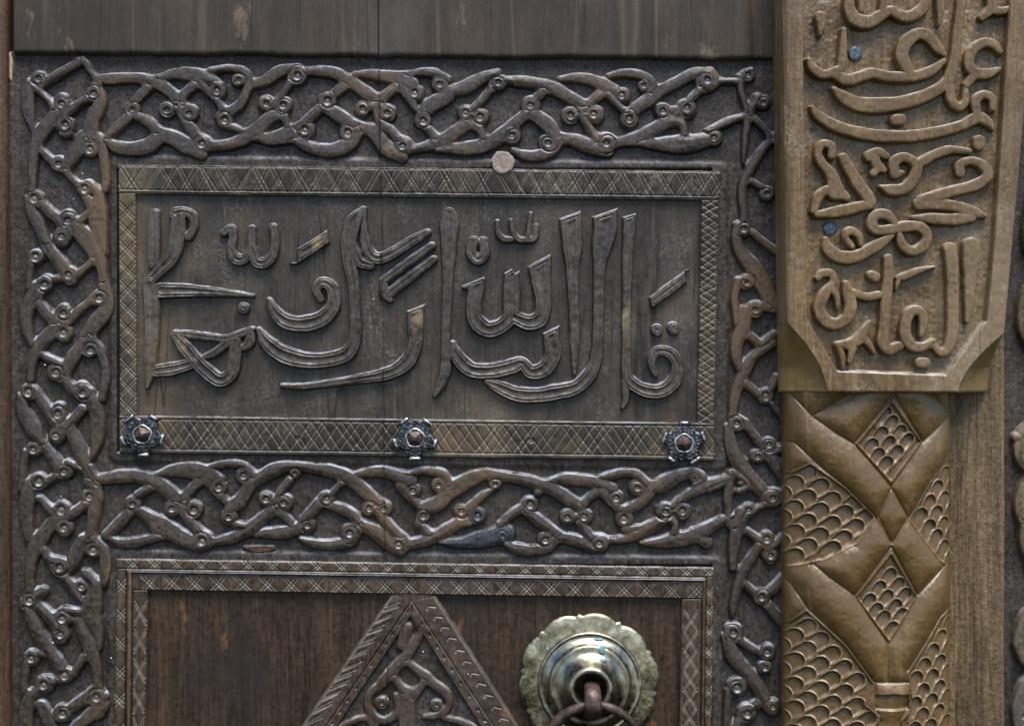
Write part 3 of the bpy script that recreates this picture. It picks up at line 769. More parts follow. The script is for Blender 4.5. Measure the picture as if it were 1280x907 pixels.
'R1': '''175 120 22 165 180 18 180 250 18 200 310 18 202 370 22 192 460 20 185 540 16 178 610 6 / 170 110 20 205 90 20 / o 205 108 42 18
190 340 16 100 375 20 10 415 22
215 320 22 250 260 34 / o 290 262 44 22
255 370 20 310 430 16 340 470 16
345 460 16 270 560 26 220 640 28 180 720 26 175 800 26 185 910 22
240 720 18 290 750 18 / o 312 780 44 20''',
'R2': '''145 120 26 140 170 28 165 250 36 220 320 45 270 390 45 310 470 45 345 540 34 / o 178 118 50 24 / 230 140 20 290 190 22 350 235 24
150 430 24 130 500 22 135 580 20 140 640 16 / o 195 420 47 22
190 600 30 178 680 45 145 760 36 140 850 30 155 905 14 / o 245 575 52 24 / 280 560 30 330 560 26
230 735 24 280 770 26 340 725 22
330 780 24 240 840 28 190 922 34 150 1002 32 130 1082 28 120 1162 24''',
'R3': '''200 140 24 250 185 24 / o 305 205 52 28 / 345 150 24 365 110 20 / 350 260 18 410 345 18
95 400 26 110 480 40 140 560 45 190 630 36 240 690 36 290 750 40 / o 140 360 52 24 / o 345 780 57 28
200 370 22 240 430 26 280 480 24 / o 320 480 43 22 / o 260 545 44 24
320 530 30 370 600 40 410 660 36 430 740 20 / 360 520 26 410 500 30
0 728 22 60 700 22 112 660 16
110 660 20 95 740 24 90 820 24 97 920 18
135 650 20 185 675 24 205 715 22 170 735 22 / 165 700 20
250 850 20 300 815 18 / o 210 850 43 22 / 165 880 30 150 920 34''',
'R4': '''140 20 18 110 75 26 95 150 24 90 230 12
160 90 16 195 115 20 / o 235 115 33 18 / o 248 185 31 16 / 235 115 22 248 185 22 / 265 140 16 325 90 20
195 150 18 150 230 22 115 300 20 95 390 18 90 430 10
150 315 16 180 345 20 / o 210 360 37 18 / 240 345 24 270 320 24 320 270 24
250 410 22 300 470 22
65 540 20 90 610 32 140 670 30 180 720 28 220 790 26 245 830 26 / o 90 510 42 22 / o 260 825 32 16
120 545 16 170 580 18 210 600 18 / o 235 595 37 20 / o 225 660 31 16
70 770 16 65 850 16 62 930 16 / o 105 745 43 24
185 820 22 150 850 30 / o 150 855 43 22 / 120 890 24 90 950 26''',
'G': '''655 345 12 690 400 18 680 450 20 620 540 26 530 640 28 480 700 24 / 480 700 24 430 740 20 415 800 20 450 865 22 520 880 20 570 830 18 565 765 14 / o 488 790 34 14
620 575 16 690 630 22 760 690 24 825 740 22 840 800 18 790 850 20 725 862 12 / o 775 800 30 12
550 650 14 590 710 20 640 760 22 690 710 20 715 660 14
625 770 38 622 850 40 622 950 44
280 915 16 340 885 18 405 870 16 440 905 20
830 872 12 890 885 18 960 915 20 990 950 20
610 425 34 600 470 26'''}
hr = random.Random(12)
CHAR = '240 690 12 320 690 36 400 690 44 500 670 60 600 650 70 680 630 62 / o 690 640 40 18 / o 505 495 64 32'
for first, band in (('T', b_left), ('ABC', b_top), ('D', b_bot), ('R', b_right), ('G', tf)):
    pcs = [(ln, TL[k], M['brownframe'] if first == 'G' else M['vine']) for k, txt in VINES.items() if k[0] in first for ln in txt.split('\n')]
    if first == 'D': pcs.append((CHAR, TL['D3'], M['charred']))
    objs = carve_band('vine_stem', pcs, band, 6.0 if first == 'G' else 7.8, 1.0 if first == 'G' else 0.5, 7.0, 0.8, 1.5 if first == 'G' else 1.4)
    if first == 'D': objs[-1]['label'] = 'charred broken leaf'

LETTERS = {
'L1': '''115 95 20 115 200 24 112 310 22
210 95 26 245 88 20 280 105 18 288 150 14 265 195 16 / 222 110 28 215 200 32 195 280 28 140 340 24 85 395 18
95 400 26 105 500 32 105 600 30 100 700 26 95 790 18 85 850 6
145 430 30 250 430 26 350 435 20 450 443 14 545 452 5
503 505 22 505 507 24
125 780 24 200 770 26 290 745 22
205 625 18 260 690 28 330 770 30 400 820 30 450 790 28 465 720 26 470 650 22 / 205 615 12 290 625 16 370 635 16 430 640 16 490 620 16 540 600 12 / 535 620 16 530 655 20 505 680 14 / 430 660 18 380 700 16 335 720 12
418 180 14 450 160 16 457 200 16 450 250 18 472 292 22 510 290 20 538 240 16 540 160 14 / 545 250 16 560 302 22 600 308 22 632 270 18 642 200 16 632 155 16
725 290 24 800 242 24 885 186 22 / c 738 300 735 250 / c 868 170 882 230
840 470 12 822 425 18 850 395 20 890 420 24 897 490 28 850 550 34 770 575 34 690 565 30 640 520 22 615 470 8
1025 72 8 985 130 30 965 200 34 965 300 28 985 400 22 990 520 22 992 620 24 960 700 30 880 730 30 780 735 34 680 710 36 610 660 28 570 600 10
1035 70 4 1030 140 10 1035 210 18 1055 270 24 1097 290 24 1167 260 22 1237 215 20 1305 178 15 / 985 230 14 1010 300 22 1055 320 18''',
'L2': '''210 385 16 310 312 17 418 235 14 / 225 450 18 320 375 18 425 295 15 / 208 395 15 214 445 17 235 470 12
347 485 34 346 520 32 345 580 32 345 660 30 310 740 30 230 790 26 100 815 18 0 830 14 -140 848 13 -235 845 8 / c 300 520 385 488
495 90 20 495 130 38 492 200 34 490 300 26 487 400 20 483 500 18 480 600 18 478 700 18 478 780 22 455 840 18 430 890 6
510 660 10 530 720 28 590 775 32 680 780 32 770 760 32 810 745 22 850 785 28 910 770 34 945 710 34 940 640 34 937 585 34 / c 900 615 970 582
565 410 14 600 390 24 / 620 390 28 610 430 32 600 500 32 610 560 34 660 600 34 720 585 30 760 540 32 765 460 34 766 350 30 767 325 32 / 775 545 26 840 570 32 890 550 34 905 480 34 895 400 40 888 330 46 885 285 48 / c 548 408 650 366 / c 728 355 795 318 / c 795 345 930 272
602 215 20 590 260 22 618 295 22 648 270 20 642 215 18
703 130 8 710 180 11 730 205 13 765 208 12 / 762 125 7 775 180 11 800 208 13 840 208 13 / 850 95 6 843 150 9 838 200 11 / 875 150 9 865 200 12 840 210 12''',
'L3': '''107 80 40 108 110 42 110 150 40 115 230 36 115 300 26 118 400 20 122 500 17 125 600 15 125 690 10 122 735 4 / c 62 106 150 74
245 70 48 246 95 47 248 150 45 235 220 36 225 300 22 222 420 20 220 540 20 215 650 22 190 730 26 130 790 28 50 810 30 -30 822 30 -110 818 30 -180 790 24 -232 768 9 / c 192 100 290 66
347 75 22 346 95 23 343 180 21 338 280 18 336 400 15 334 520 15 334 640 16 337 740 20 365 780 24 420 805 26 480 803 28 530 760 26 540 700 22 510 652 20 460 645 18 435 690 14 452 740 8 / 330 770 14 330 840 11 318 872 5 / c 320 100 372 84
425 455 18 500 398 19 585 335 17 / c 435 470 425 430 / c 570 325 580 365
457 557 20 458 560 20
523 548 20 527 560 18'''}
for key, txt in LETTERS.items():
    for ln in txt.split('\n'):
        carve('letter', ln, TL[key], M['letter'], panel, hr.uniform(8.6, 9.8), 0.0, 5.0, 'letter', 0.72, grow=1.7)

# round plug, raw-wood chip, paint specks
def lathe(name, prof, px, py, mat, parent, hb, n=48, radial=None, hoff=0.0):
    prof = np.array(prof, float); k = kscale(hb)
    th = np.linspace(0, 2 * math.pi, n, endpoint=False)
    R = prof[:, 0][:, None] * np.ones(n)[None]; Hh = prof[:, 1][:, None] * np.ones(n)[None]
    if radial is not None: R, Hh = radial(R, Hh, th[None] + 0 * R)
    X = wx(px, hb) + R * np.cos(th) * S; Z = wz(py, hb) + R * np.sin(th) * S
    co = np.stack([X, -(Hh + hoff) * S, Z], -1).reshape(-1, 3)
    idx = np.arange(len(prof) * n).reshape(len(prof), n)
    nx_ = np.roll(idx, -1, 1)
    f = np.stack([idx[:-1], nx_[:-1], nx_[1:], idx[1:]], -1).reshape(-1, 4)
    return make_obj(name, co, f, mat, parent)
def plugr(R, H, th):
    return R * (1 + 0.04 * np.sin(3 * th + 1) + 0.025 * np.sin(7 * th) + .015 * np.sin(13 * th)), H
lathe('wooden_plug', ((14.6, -3), (14.2, 8.2), (13.4, 9.0), (11, 8.7), (8, 9.0), (5, 8.5), (2.5, 8.9), (0.01, 8.7)), 628.5, 203, M['plug'], door, 8.5, 64, plugr)['label'] = 'pale round plug'
carve('raw_wood_chip', '35 60 20 40 110 26 42 170 20 48 240 10', (5, 58, 5.67), M['raw'], door, 4, 2, 4, 'flat')
carve('raw_wood_chip', '0 0 3 14 2 5 34 1 4', (306, 684, 1.0), M['jamb'], door, 2.0, 1.5, 3, 'flat')
sp = [(103,217),(92,248.5),(56,456),(76,620),(66,803),(139,822),(346,425),(467,374),(522,428),(529,814),(585,842),(343,61)]
bm = bmesh.new()
for a, b in sp:
    rr_ = random.uniform(.5, .95)
    bmesh.ops.create_icosphere(bm, subdivisions=1, radius=rr_ * S, matrix=__import__('mathutils').Matrix.Translation((wx(a, 8), -7.5 * S, wz(b, 8))) @ __import__('mathutils').Matrix.Diagonal((1, 3.0, 1.1, 1)))
tag(bm_obj('paint_specks', bm, M['speck'], door, True), kind='stuff')

# ------------------------------------------------------------------ left jamb
bm = bmesh.new()
prof = [(-70, -50), (-70, 14), (-6, 17), (2, 17.5), (7, 15.5), (9.8, 10), (10.2, 2), (10.2, -50)]
ys_ = np.linspace(-60, 980, 60)
rows = []
for y in ys_:
    sh = 3.2 * max(0.0, min(1.0, (y - 120) / 500))
    rows.append([bm.verts.new((wx(a + sh - 1.5 + 0.5 * float(vnoise(a, y, 30.)), 14), -b * S, wz(y, 14))) for a, b in prof])
for i in range(len(rows) - 1):
    for j in range(len(prof) - 1):
        bm.faces.new((rows[i][j], rows[i][j + 1], rows[i + 1][j + 1], rows[i + 1][j]))
jamb = bm_obj('door_jamb', bm, M['jamb'], None, True)
tag(jamb, 'plain reddish brown rounded door jamb beside the vine border', 'door jamb')
# ------------------------------------------------------------------ rosette nails
from mathutils import Matrix
def tube(bm, pts, hb, seg=12, flat=1.0):
    """pts: (px, py, h, r); a closed-end tube in real space"""
    P = [Vector((wx(a, hb), -c * S, wz(b, hb))) for a, b, c, r_ in pts]
    rings = []
    for i, p in enumerate(P):
        t = (P[min(i + 1, len(P) - 1)] - P[max(i - 1, 0)]).normalized()
        side = t.cross(Vector((0, 1, 0)))
        if side.length < 0.15: side = t.cross(Vector((0, 0, 1)))
        if abs(t.x) < 0.3: side = Vector((1, 0, 0)) - t * t.x
        side.normalize(); up = side.cross(t).normalized()
        r_ = pts[i][3] * S
        rings.append([bm.verts.new(p + side * r_ * math.cos(2 * math.pi * k / seg) + up * r_ * flat * math.sin(2 * math.pi * k / seg)) for k in range(seg)])
    for a, b in zip(rings[:-1], rings[1:]):
        for k in range(seg): bm.faces.new((a[k], a[(k + 1) % seg], b[(k + 1) % seg], b[k]))
    bm.faces.new(rings[0]); bm.faces.new(rings[-1])

def rosette(px, py, phase, rot, label):
    root = empty('rosette_nail', px, py)
    tag(root, label, 'nail')
    rr = random.Random(int(px))
    def lob(R, H, th):
        w = (R / 26.0) ** 2
        c = 0.5 + 0.5 * np.cos(5 * (th - phase))
        return R * (1 - w * 0.30 * (1 - c ** 0.55)), H
    lathe('plate', ((25, 5), (25.5, 10.6), (24.5, 11.8), (21, 11.6), (17, 12.6), (13, 13.0), (10, 12.4), (0.01, 12.2)), px, py, M['tin'], root, 11, 80, lob)
    for k in range(5):
        a = phase + k * 2 * math.pi / 5 + rr.uniform(-.05, .05)
        cx, cy = px + 25.5 * math.cos(a), py - 25.5 * math.sin(a)
        tx, ty = -math.sin(a) * 6.6, -math.cos(a) * 6.6
        bm = bmesh.new()
        tube(bm, [(cx + tx * q, cy + ty * q, 12.2 + rr.uniform(0, .6), 2.4 * w) for q, w in ((-1, .85), (-.95, 1), (-.3, 1), (.3, 1), (.95, 1), (1, .85))], 11, 10)
        bm_obj('rolled_tab', bm, M['tinbright'], root, True)
    bm = bmesh.new()
    for rad, n, r1, r2 in ((17.6, 14, 2.7, .8), (21.8, 10, 1.7, .65)):
        for k in range(n):
            a = 2 * math.pi * (k + .4 * rr.random()) / n
            if rad > 20:
                a = phase + (k // 2) * 2 * math.pi / 5 + (-.16 if k % 2 else .16)
            mx = Matrix.Translation((wx(px, 11) + rad * math.cos(a) * S, -12.9 * S, wz(py, 11) + rad * math.sin(a) * S))
            nm, nn = 9, 6; vs2 = []
            for i in range(nm):
                t1 = 2 * math.pi * i / nm
                vs2.append([bm.verts.new(mx @ Vector(((r1 + r2 * math.cos(2 * math.pi * j / nn)) * math.cos(t1) * S, -1.2 * r2 * math.sin(2 * math.pi * j / nn) * S, (r1 + r2 * math.cos(2 * math.pi * j / nn)) * math.sin(t1) * S))) for j in range(nn)])
            for i in range(nm):
                for j in range(nn):
                    bm.faces.new((vs2[i][j], vs2[(i + 1) % nm][j], vs2[(i + 1) % nm][(j + 1) % nn], vs2[i][(j + 1) % nn]))
    bm_obj('filigree', bm, M['tin'], root, True)
    lathe('collar', ((12.6, 11), (12.4, 14.0), (11.2, 14.6), (9.6, 14.2), (9.2, 12.5)), px, py, M['tinbright'], root, 12, 40,
          lambda R, H, th: (R * (1 + .05 * np.sin(5 * th)), H))
    bm = bmesh.new()
    n = 4; base = []; mid = []; top = []
    for k in range(8):
        a = rot + 2 * math.pi * k / 8
        q = 10.4 if k % 2 == 0 else 8.9
        base.append(bm.verts.new((wx(px, 14) + q * math.cos(a) * S, -12.5 * S, wz(py, 14) + q * math.sin(a) * S)))
        mid.append(bm.verts.new((wx(px, 14) + q * .96 * math.cos(a) * S, -15.0 * S, wz(py, 14) + q * .96 * math.sin(a) * S)))
    for k in range(4):
        a = rot + 2 * math.pi * k / 4
        top.append(bm.verts.new((wx(px, 14) + 2.6 * math.cos(a) * S, -20.0 * S, wz(py, 14) + 2.6 * math.sin(a) * S)))
    for k in range(8):
        bm.faces.new((base[k], base[(k + 1) % 8], mid[(k + 1) % 8], mid[k]))
    for k in range(4):
        bm.faces.new((mid[2 * k], mid[2 * k + 1], top[k])); bm.faces.new((mid[2 * k + 1], mid[(2 * k + 2) % 8], top[(k + 1) % 4], top[k]))
    bm.faces.new(top)
    bm_obj('nail_head', bm, M['iron'], root)
D2R = math.radians
rosette(178, 543, D2R(-88), D2R(20), 'dark five-tabbed rosette nail under the tall slanting letter, farthest from the post')
rosette(519, 547.5, D2R(-90), D2R(45), 'bluish five-tabbed rosette nail halfway along the lower frame strip')
rosette(855, 554, D2R(90), D2R(8), 'black five-tabbed rosette nail with bright tabs at the strip corner beside the post')

# ------------------------------------------------------------------ knocker
kn = empty('door_knocker', 737, 853)
tag(kn, 'round scalloped brass door knocker with domed boss and rusty iron ring', 'door knocker')
def scal(R, H, th):
    w = np.clip((R - 66) / 20.0, 0, 1)
    ph = ((th - D2R(80)) / D2R(36) + 0.5) % 1.0 - 0.5
    lobe = np.sqrt(np.clip(1 - (2 * ph) ** 2 * 0.93, 0, 1))
    spike = np.exp(-(((np.abs(ph) - 0.5)) / 0.055) ** 2)
    r_ = R * (1 - w * 0.125 * (1 - lobe)) + 6.0 * w * spike
    return r_ * (1 + 0.012 * w * np.sin(3 * th + 1)), H + 0.8 * np.sin(5 * th) * w + 1.2 * w * lobe - .6 * w
lathe('scalloped_plate', ((87, -2.5), (88.5, 3.0), (87.4, 5.4), (83, 6.6), (77, 7.2), (70, 8.4), (64, 9.4), (60, 9.6), (40, 9.6)), 735.5, 853, M['brass'], kn, 6, 400, scal)
lathe('boss', ((64.5, 8), (65, 13), (63.6, 16.2), (61.4, 16.4), (59.8, 15.2), (57, 16.8), (53, 19.5), (50.4, 22.5), (49.4, 25.0), (47.5, 26.0), (44, 25.0), (40, 26.5), (36, 30), (32, 35), (29, 40), (27, 44), (24.6, 46.5), (22, 46.8), (20.4, 45.5), (19.2, 42), (18.6, 30), (18.4, 12)), 737, 854.5, M['boss'], kn, 14, 120)
bm = bmesh.new()
tube(bm, [(741, 862, 20, 9.5), (741, 862, 40, 9.5), (741, 862.5, 54, 9.8), (741, 865, 64, 10), (741, 871, 69.5, 10.2), (741, 880, 71, 10.2), (741, 889, 68, 9.8), (741, 894, 61, 9.2), (741, 895, 50, 8.8), (741, 893, 36, 8.5)], 62, 14, 0.55)
bm_obj('staple', bm, M['iron'], kn, True)
bm = bmesh.new()
pts = []
n = 72
rings = []
for k in range(n):
    a = 2 * math.pi * k / n
    ca, sa = math.cos(a), math.sin(a)
    rt = (6.2 + 1.2 * math.sin(a) * -1 + .35 * math.sin(5 * a)) * S
    c = Vector((wx(743, 56) + 57 * sa * S, -(40 + 17 * ca) * S, wz(939, 56) + 56 * ca * S))
    rad = Vector((sa, -0.29 * ca, ca)).normalized(); nrm = Vector((0, -1, -0.29)).normalized()
    rings.append([bm.verts.new(c + rad * rt * math.cos(2 * math.pi * j / 12) + nrm * rt * .9 * math.sin(2 * math.pi * j / 12)) for j in range(12)])
for k in range(n):
    for j in range(12):
        bm.faces.new((rings[k][j], rings[(k + 1) % n][j], rings[(k + 1) % n][(j + 1) % 12], rings[k][(j + 1) % 12]))
bm_obj('ring', bm, M['iron'], kn, True)
bm = bmesh.new()
for a, b, ra, rb, hh in ((752, 810, 4.4, 6.6, 26.0), (753, 822, 5.6, 2.8, 30.6), (748, 798.5, 6.5, 1.8, 17.2), (684, 812, 1.6, 3.2, 9.4)):
    bmesh.ops.create_icosphere(bm, subdivisions=2, radius=S, matrix=Matrix.Translation((wx(a, 16), -hh * S, wz(b, 16))) @ Matrix.Diagonal((ra, 2.2, rb, 1)))
bm_obj('verdigris_spot', bm, M['verdigris'], kn, True)

# ------------------------------------------------------------------ carved post
post = empty('carved_post', 1100, 450)
tag(post, 'tan carved wooden post with Arabic letters above a scale-patterned half column', 'post')

def poly_sdf(PX, PY, poly):
    """positive inside"""
    P = np.array(poly, float); n = len(P)
    d2 = np.full(PX.shape, 1e12); inside = np.zeros(PX.shape, bool)
    for i in range(n):
        a, b = P[i], P[(i + 1) % n]
        e = b - a
        t = np.clip(((PX - a[0]) * e[0] + (PY - a[1]) * e[1]) / (e @ e), 0, 1)
        d2 = np.minimum(d2, (PX - a[0] - t * e[0]) ** 2 + (PY - a[1] - t * e[1]) ** 2)
        c = ((a[1] > PY) != (b[1] > PY)) & (PX < (b[0] - a[0]) * (PY - a[1]) / (b[1] - a[1] + 1e-12) + a[0])
        inside ^= c
    d = np.sqrt(d2)
    return np.where(inside, d, -d)
def line_d(PX, PY, pts):
    d2 = np.full(PX.shape, 1e12)
    for a, b in zip(pts[:-1], pts[1:]):
        a = np.array(a, float); e = np.array(b, float) - a
        t = np.clip(((PX - a[0]) * e[0] + (PY - a[1]) * e[1]) / (e @ e), 0, 1)
        d2 = np.minimum(d2, (PX - a[0] - t * e[0]) ** 2 + (PY - a[1] - t * e[1]) ** 2)
    return np.sqrt(d2)

g = 1.0
us = np.linspace(0, 1, 320); ys_ = np.arange(-60, 491.2, g)
U, PY = np.meshgrid(us, ys_)
Lf = 978.5 + 0.0145 * PY; Rf = 1294 - 0.090 * PY
PX = Lf + U * (Rf - Lf)
FIELD = [(1001, -100), (1003, 0), (1009, 399), (1047, 464), (1183, 469), (1234, 401), (1244, 300), (1263, 0), (1270, -100)]
e = poly_sdf(PX, PY, FIELD)
H = 75 - 13 * sstep(-0.5, 2.6, e)
H += np.where(e > 0, 1.6 * vnoise(PX, PY, 16.0) + 0.9 * vnoise(PX, PY, 4.0), 0.8 * vnoise(PX, PY, 30.0) + 0.5 * vnoise(PX, PY, 8.0))
ed = np.minimum(PX - Lf, Rf - PX)
H -= 6.0 * (1 - sstep(-4.0, 6.5, ed))
yy = np.clip((PY - 404) / 86.0, 0, 1)
CL = Lf + (1033.5 - Lf) * (1 - (1 - yy) ** 1.7) + 1.2 * vnoise(PY, PY, 14.0) * yy
tl = np.where(yy > 0, (CL - PX) / np.maximum(CL - Lf, 1.0), -1)
yr = np.clip((PY - 416) / 74.0, 0, 1)
CR = Rf + (1198 - Rf) * (1 - (1 - yr) ** 1.5) + 1.2 * vnoise(PY, PY + 50, 14.0) * yr
tr = np.where(yr > 0, (PX - CR) / np.maximum(Rf - CR, 1.0), -1)
gold = np.zeros_like(H)
for t, w in ((tl, CL - Lf), (tr, Rf - CR)):
    tt = np.clip(t, 0, 1)
    dep = np.minimum(w * 1.0, 40)
    H -= np.where(t > 0, 1.0 + dep * tt ** 0.75, 0)
    gold = np.maximum(gold, (0.55 + 0.5 * vnoise(PX, PY, 12.0)) * sstep(-0.01, 0.03, t))
H -= 2.0 * sstep(488.5, 490.8, PY)
PXp, PYp, Hp = (np.pad(q, 1, mode='edge') for q in (PX, PY, H))
Hp[0] = Hp[-1] = 4; Hp[:, 0] = Hp[:, -1] = 4
block = relief('inscribed_block', PXp, PYp, Hp, 75, M['post'], post, None, np.pad(gold, 1, mode='edge'))

PLET = {
'P1': '''280 -30 26 285 50 34 320 110 40 400 125 40 470 85 36 520 60 30 580 90 34 640 90 36 700 50 34 725 -20 24 / 350 -20 18 352 60 20 / 480 -20 20 475 60 22
800 -30 26 805 60 22 797 140 9
1090 -30 26 1100 40 30 1045 98 22 / 1100 50 28 1160 60 24 1222 40 16
118 95 34 122 150 24 116 200 10
50 340 14 75 390 26 130 425 28 190 420 28 270 455 34 340 440 34 410 418 34 500 435 32 590 440 32 680 430 34 760 400 30 822 350 18 / 190 410 26 235 385 28 246 280 24 252 170 18 / 620 400 36 585 320 40 610 240 42 680 192 34 740 210 34 790 270 32 826 312 12
935 -30 30 918 80 28 905 180 28 895 280 28 880 370 32 850 460 36 790 510 36 680 560 40 560 590 44 440 600 46 330 590 44 250 550 34 195 505 14 / 860 500 30 868 570 28 910 612 26 948 580 24 950 500 16
1148 295 18 1110 252 26 1050 245 30 990 290 30 970 360 30 1000 412 34 1070 420 32 1142 395 14 / 990 440 28 958 480 24
70 610 12 110 660 28 200 715 34 330 755 36 480 775 36 640 775 36 800 750 34 930 715 32 1020 672 36 1080 700 28 1105 738 10 / 1015 650 28 1008 580 28 1050 540 26 1102 560 24 1105 620 20
552 685 34 580 683 34''',
'P2': '''182 205 22 182 150 26 130 138 26 105 190 24 130 250 28 180 310 34 200 370 42 210 410 52 / 200 420 40 160 400 30 110 440 28 80 520 22 / 250 430 30 272 445 22 / 100 540 22 200 525 34 300 505 34 400 480 32 / 250 215 30 290 290 34 340 370 36 390 440 36 410 475 28
400 205 32 450 182 28 500 205 18 / 430 215 30 445 255 30 485 285 18 / 450 270 26 425 305 22
545 305 30 540 245 32 590 212 28 640 230 30 670 270 34 650 340 34 600 390 36 530 400 34 465 380 12 / 690 245 30 770 200 28 860 170 26 970 178 18 / 550 310 26 590 300 14
1030 118 34 1028 140 34
920 300 28 918 255 28 980 232 26 1050 260 30 1075 320 34 1010 370 34 900 400 34 800 430 36 710 465 42 / 690 480 34 780 480 34 880 490 32 980 520 34 1060 545 16 / 985 555 30 880 567 34 760 562 32 650 555 12
540 580 22 500 542 30 440 542 32 412 590 32 440 628 30 520 625 30 610 608 32 690 612 32 728 660 32 705 722 32 640 748 30 588 712 28 572 660 20
350 712 12 340 660 22 290 632 26 262 668 20 300 722 18
150 680 14 165 735 34 230 780 38 320 780 38 400 742 36 470 700 32 532 660 14''',
'P3': '''105 215 18 130 190 22 180 190 24 192 240 26 140 310 32 112 390 36 150 458 36 210 475 34 270 440 36 290 370 36 275 300 32 263 245 18 / 190 275 22 212 330 18 216 390 10 / 310 300 24 380 322 24 450 312 24
505 105 28 505 200 30 495 300 32 490 400 32 480 500 32 475 580 34 510 620 32 570 600 26
410 200 28 430 210 30
560 215 16 600 205 22 670 175 22 770 150 6 / 560 235 14 548 285 5
855 50 38 865 150 36 870 250 34 870 350 34 870 450 34 865 540 34 845 612 30 805 640 22 760 598 20 715 600 24
690 540 16 702 470 26 690 412 28 640 402 30 605 460 32 600 540 34 640 600 32 700 605 26 760 570 14
975 30 48 975 100 50 970 180 40 965 280 32 960 380 24 950 460 12
400 462 8 380 500 22 340 560 34 280 590 32 215 592 20 / 225 610 18 242 660 20 248 730 10 / 370 560 22 400 600 18 422 640 12 / 300 610 26 285 690 16
685 695 30 715 695 30'''}
for key, txt in PLET.items():
    for ln in txt.split('\n'):
        carve('letter', ln, TL[key], M['postletter'], post, hr.uniform(11, 13.0), 62.0, 74.0, 'flat', 0.85, seamed=False, grow=0.9)
for a, b, r_ in ((1068, 68, 9.0), (1036, 286, 8.5)):
    lathe('nail_head', ((r_ + 1, 56), (r_, 63.5), (r_ * .85, 65), (r_ * .5, 64.2), (0.01, 64.6)), a, b, M['steel'], post, 59, 40, plugr)

# half column with crossing ribbons and scale-cut panels
def q3(s_): v = np.array([float(a) for a in s_.split()]).reshape(-1, 2); return np.stack([960 + v[:, 0] / 3.944, 470 + v[:, 1] / 3.944], -1)
def q4(s_): v = np.array([float(a) for a in s_.split()]).reshape(-1, 2); return np.stack([960 + v[:, 0] / 3.997, 680 + v[:, 1] / 3.997], -1)
us = np.linspace(-1, 1, 260); ys_ = np.arange(486, 935, 0.9)
us = np.sign(us) * (1 - (1 - np.abs(us)) ** 1.25)
U, PY = np.meshgrid(us, ys_)
PX = 1090.5 + U * 105.5
prof_ = 22 + 38 * np.clip(1 - np.abs(U) ** 2.7, 0, 1) ** 0.62
panels = [(q3('430 332 600 128 750 322 597 516'), (9.4, 11.4), (-13.5, 14.5), (.55, -.83), 9.6),
          (q3('60 480 130 480 210 432 370 545 515 690 430 820 270 903 60 960'), (14.5, 16.5), (-14.5, 14.0), (.80, -.60), 12.6),
          (q3('890 422 800 522 690 702 760 800 850 905 960 985 960 380'), (11, 14.5), (-12.0, 16.5), (.35, -.93), 10.8),
          (q4('605 40 432 255 595 472 735 255'), (9.4, 11.6), (-13.5, 15.0), (.55, -.83), 9.8),
          (q4('40 430 120 400 195 332 380 500 520 690 470 790 545 850 540 1000 40 1000'), (14.5, 16.5), (-14.5, 14.0), (.80, -.60), 12.6),
          (q4('870 372 690 640 712 760 700 830 660 870 680 1000 960 1000 960 330'), (11, 14.5), (-12.0, 16.5), (.35, -.93), 10.8)]
lines = [q3('95 60 150 120 220 200 330 280 420 335 597 545 680 690'), q3('960 150 930 180 850 250 750 330 597 545 535 690'),
         q3('535 690 600 820 680 690'), q3('220 195 380 100 440 60'), q3('905 185 815 90 790 50'), q3('660 20 610 90 420 325'), q3('560 20 610 90 755 320'),
         q3('90 330 140 330 240 430 370 540 520 690 600 820'), q3('960 350 920 390 800 520 690 690 600 820'),
         q4('90 -20 150 30 300 160 425 250 590 490 585 680'), q4('960 60 860 140 740 250 595 490'), q4('605 5 425 250'), q4('605 5 740 250'),
         q4('210 100 420 0'), q4('90 180 120 200 200 320 380 490 520 680'), q4('960 300 870 365 690 620'),
         q4('525 680 705 680'), q4('705 680 705 770 650 870 660 960'), q4('525 680 525 790 550 870 530 960')]
dl_ = np.full(PX.shape, 1e6)
for ln in lines: dl_ = np.minimum(dl_, line_d(PX, PY, ln))
relh = np.zeros(PX.shape); sdp = np.full(PX.shape, -1e6)
for poly, a, b, dr_, R0 in panels:
    e = poly_sdf(PX, PY, poly); sdp = np.maximum(sdp, e)
pil = np.minimum(dl_, np.maximum(-sdp, 0))
def blur(A_, s_):
    k = np.exp(-0.5 * (np.arange(-int(3 * s_), int(3 * s_) + 1) / s_) ** 2); k /= k.sum()
    for ax in (0, 1):
        A_ = np.apply_along_axis(lambda r_: np.convolve(np.pad(r_, len(k) // 2, mode='edge'), k, 'valid'), ax, A_)
    return A_
pil = np.where(sdp > 0, 0, pil)
relh += blur(7.5 * (1 - np.exp(-np.maximum(pil, 0) / 8.0)), 4.0)
relh += -1.8 * np.exp(-(dl_ / 1.3) ** 2) - 1.0 * np.exp(-dl_ / 3.0)
srnd = random.Random(9)
rimw = np.zeros(PX.shape)
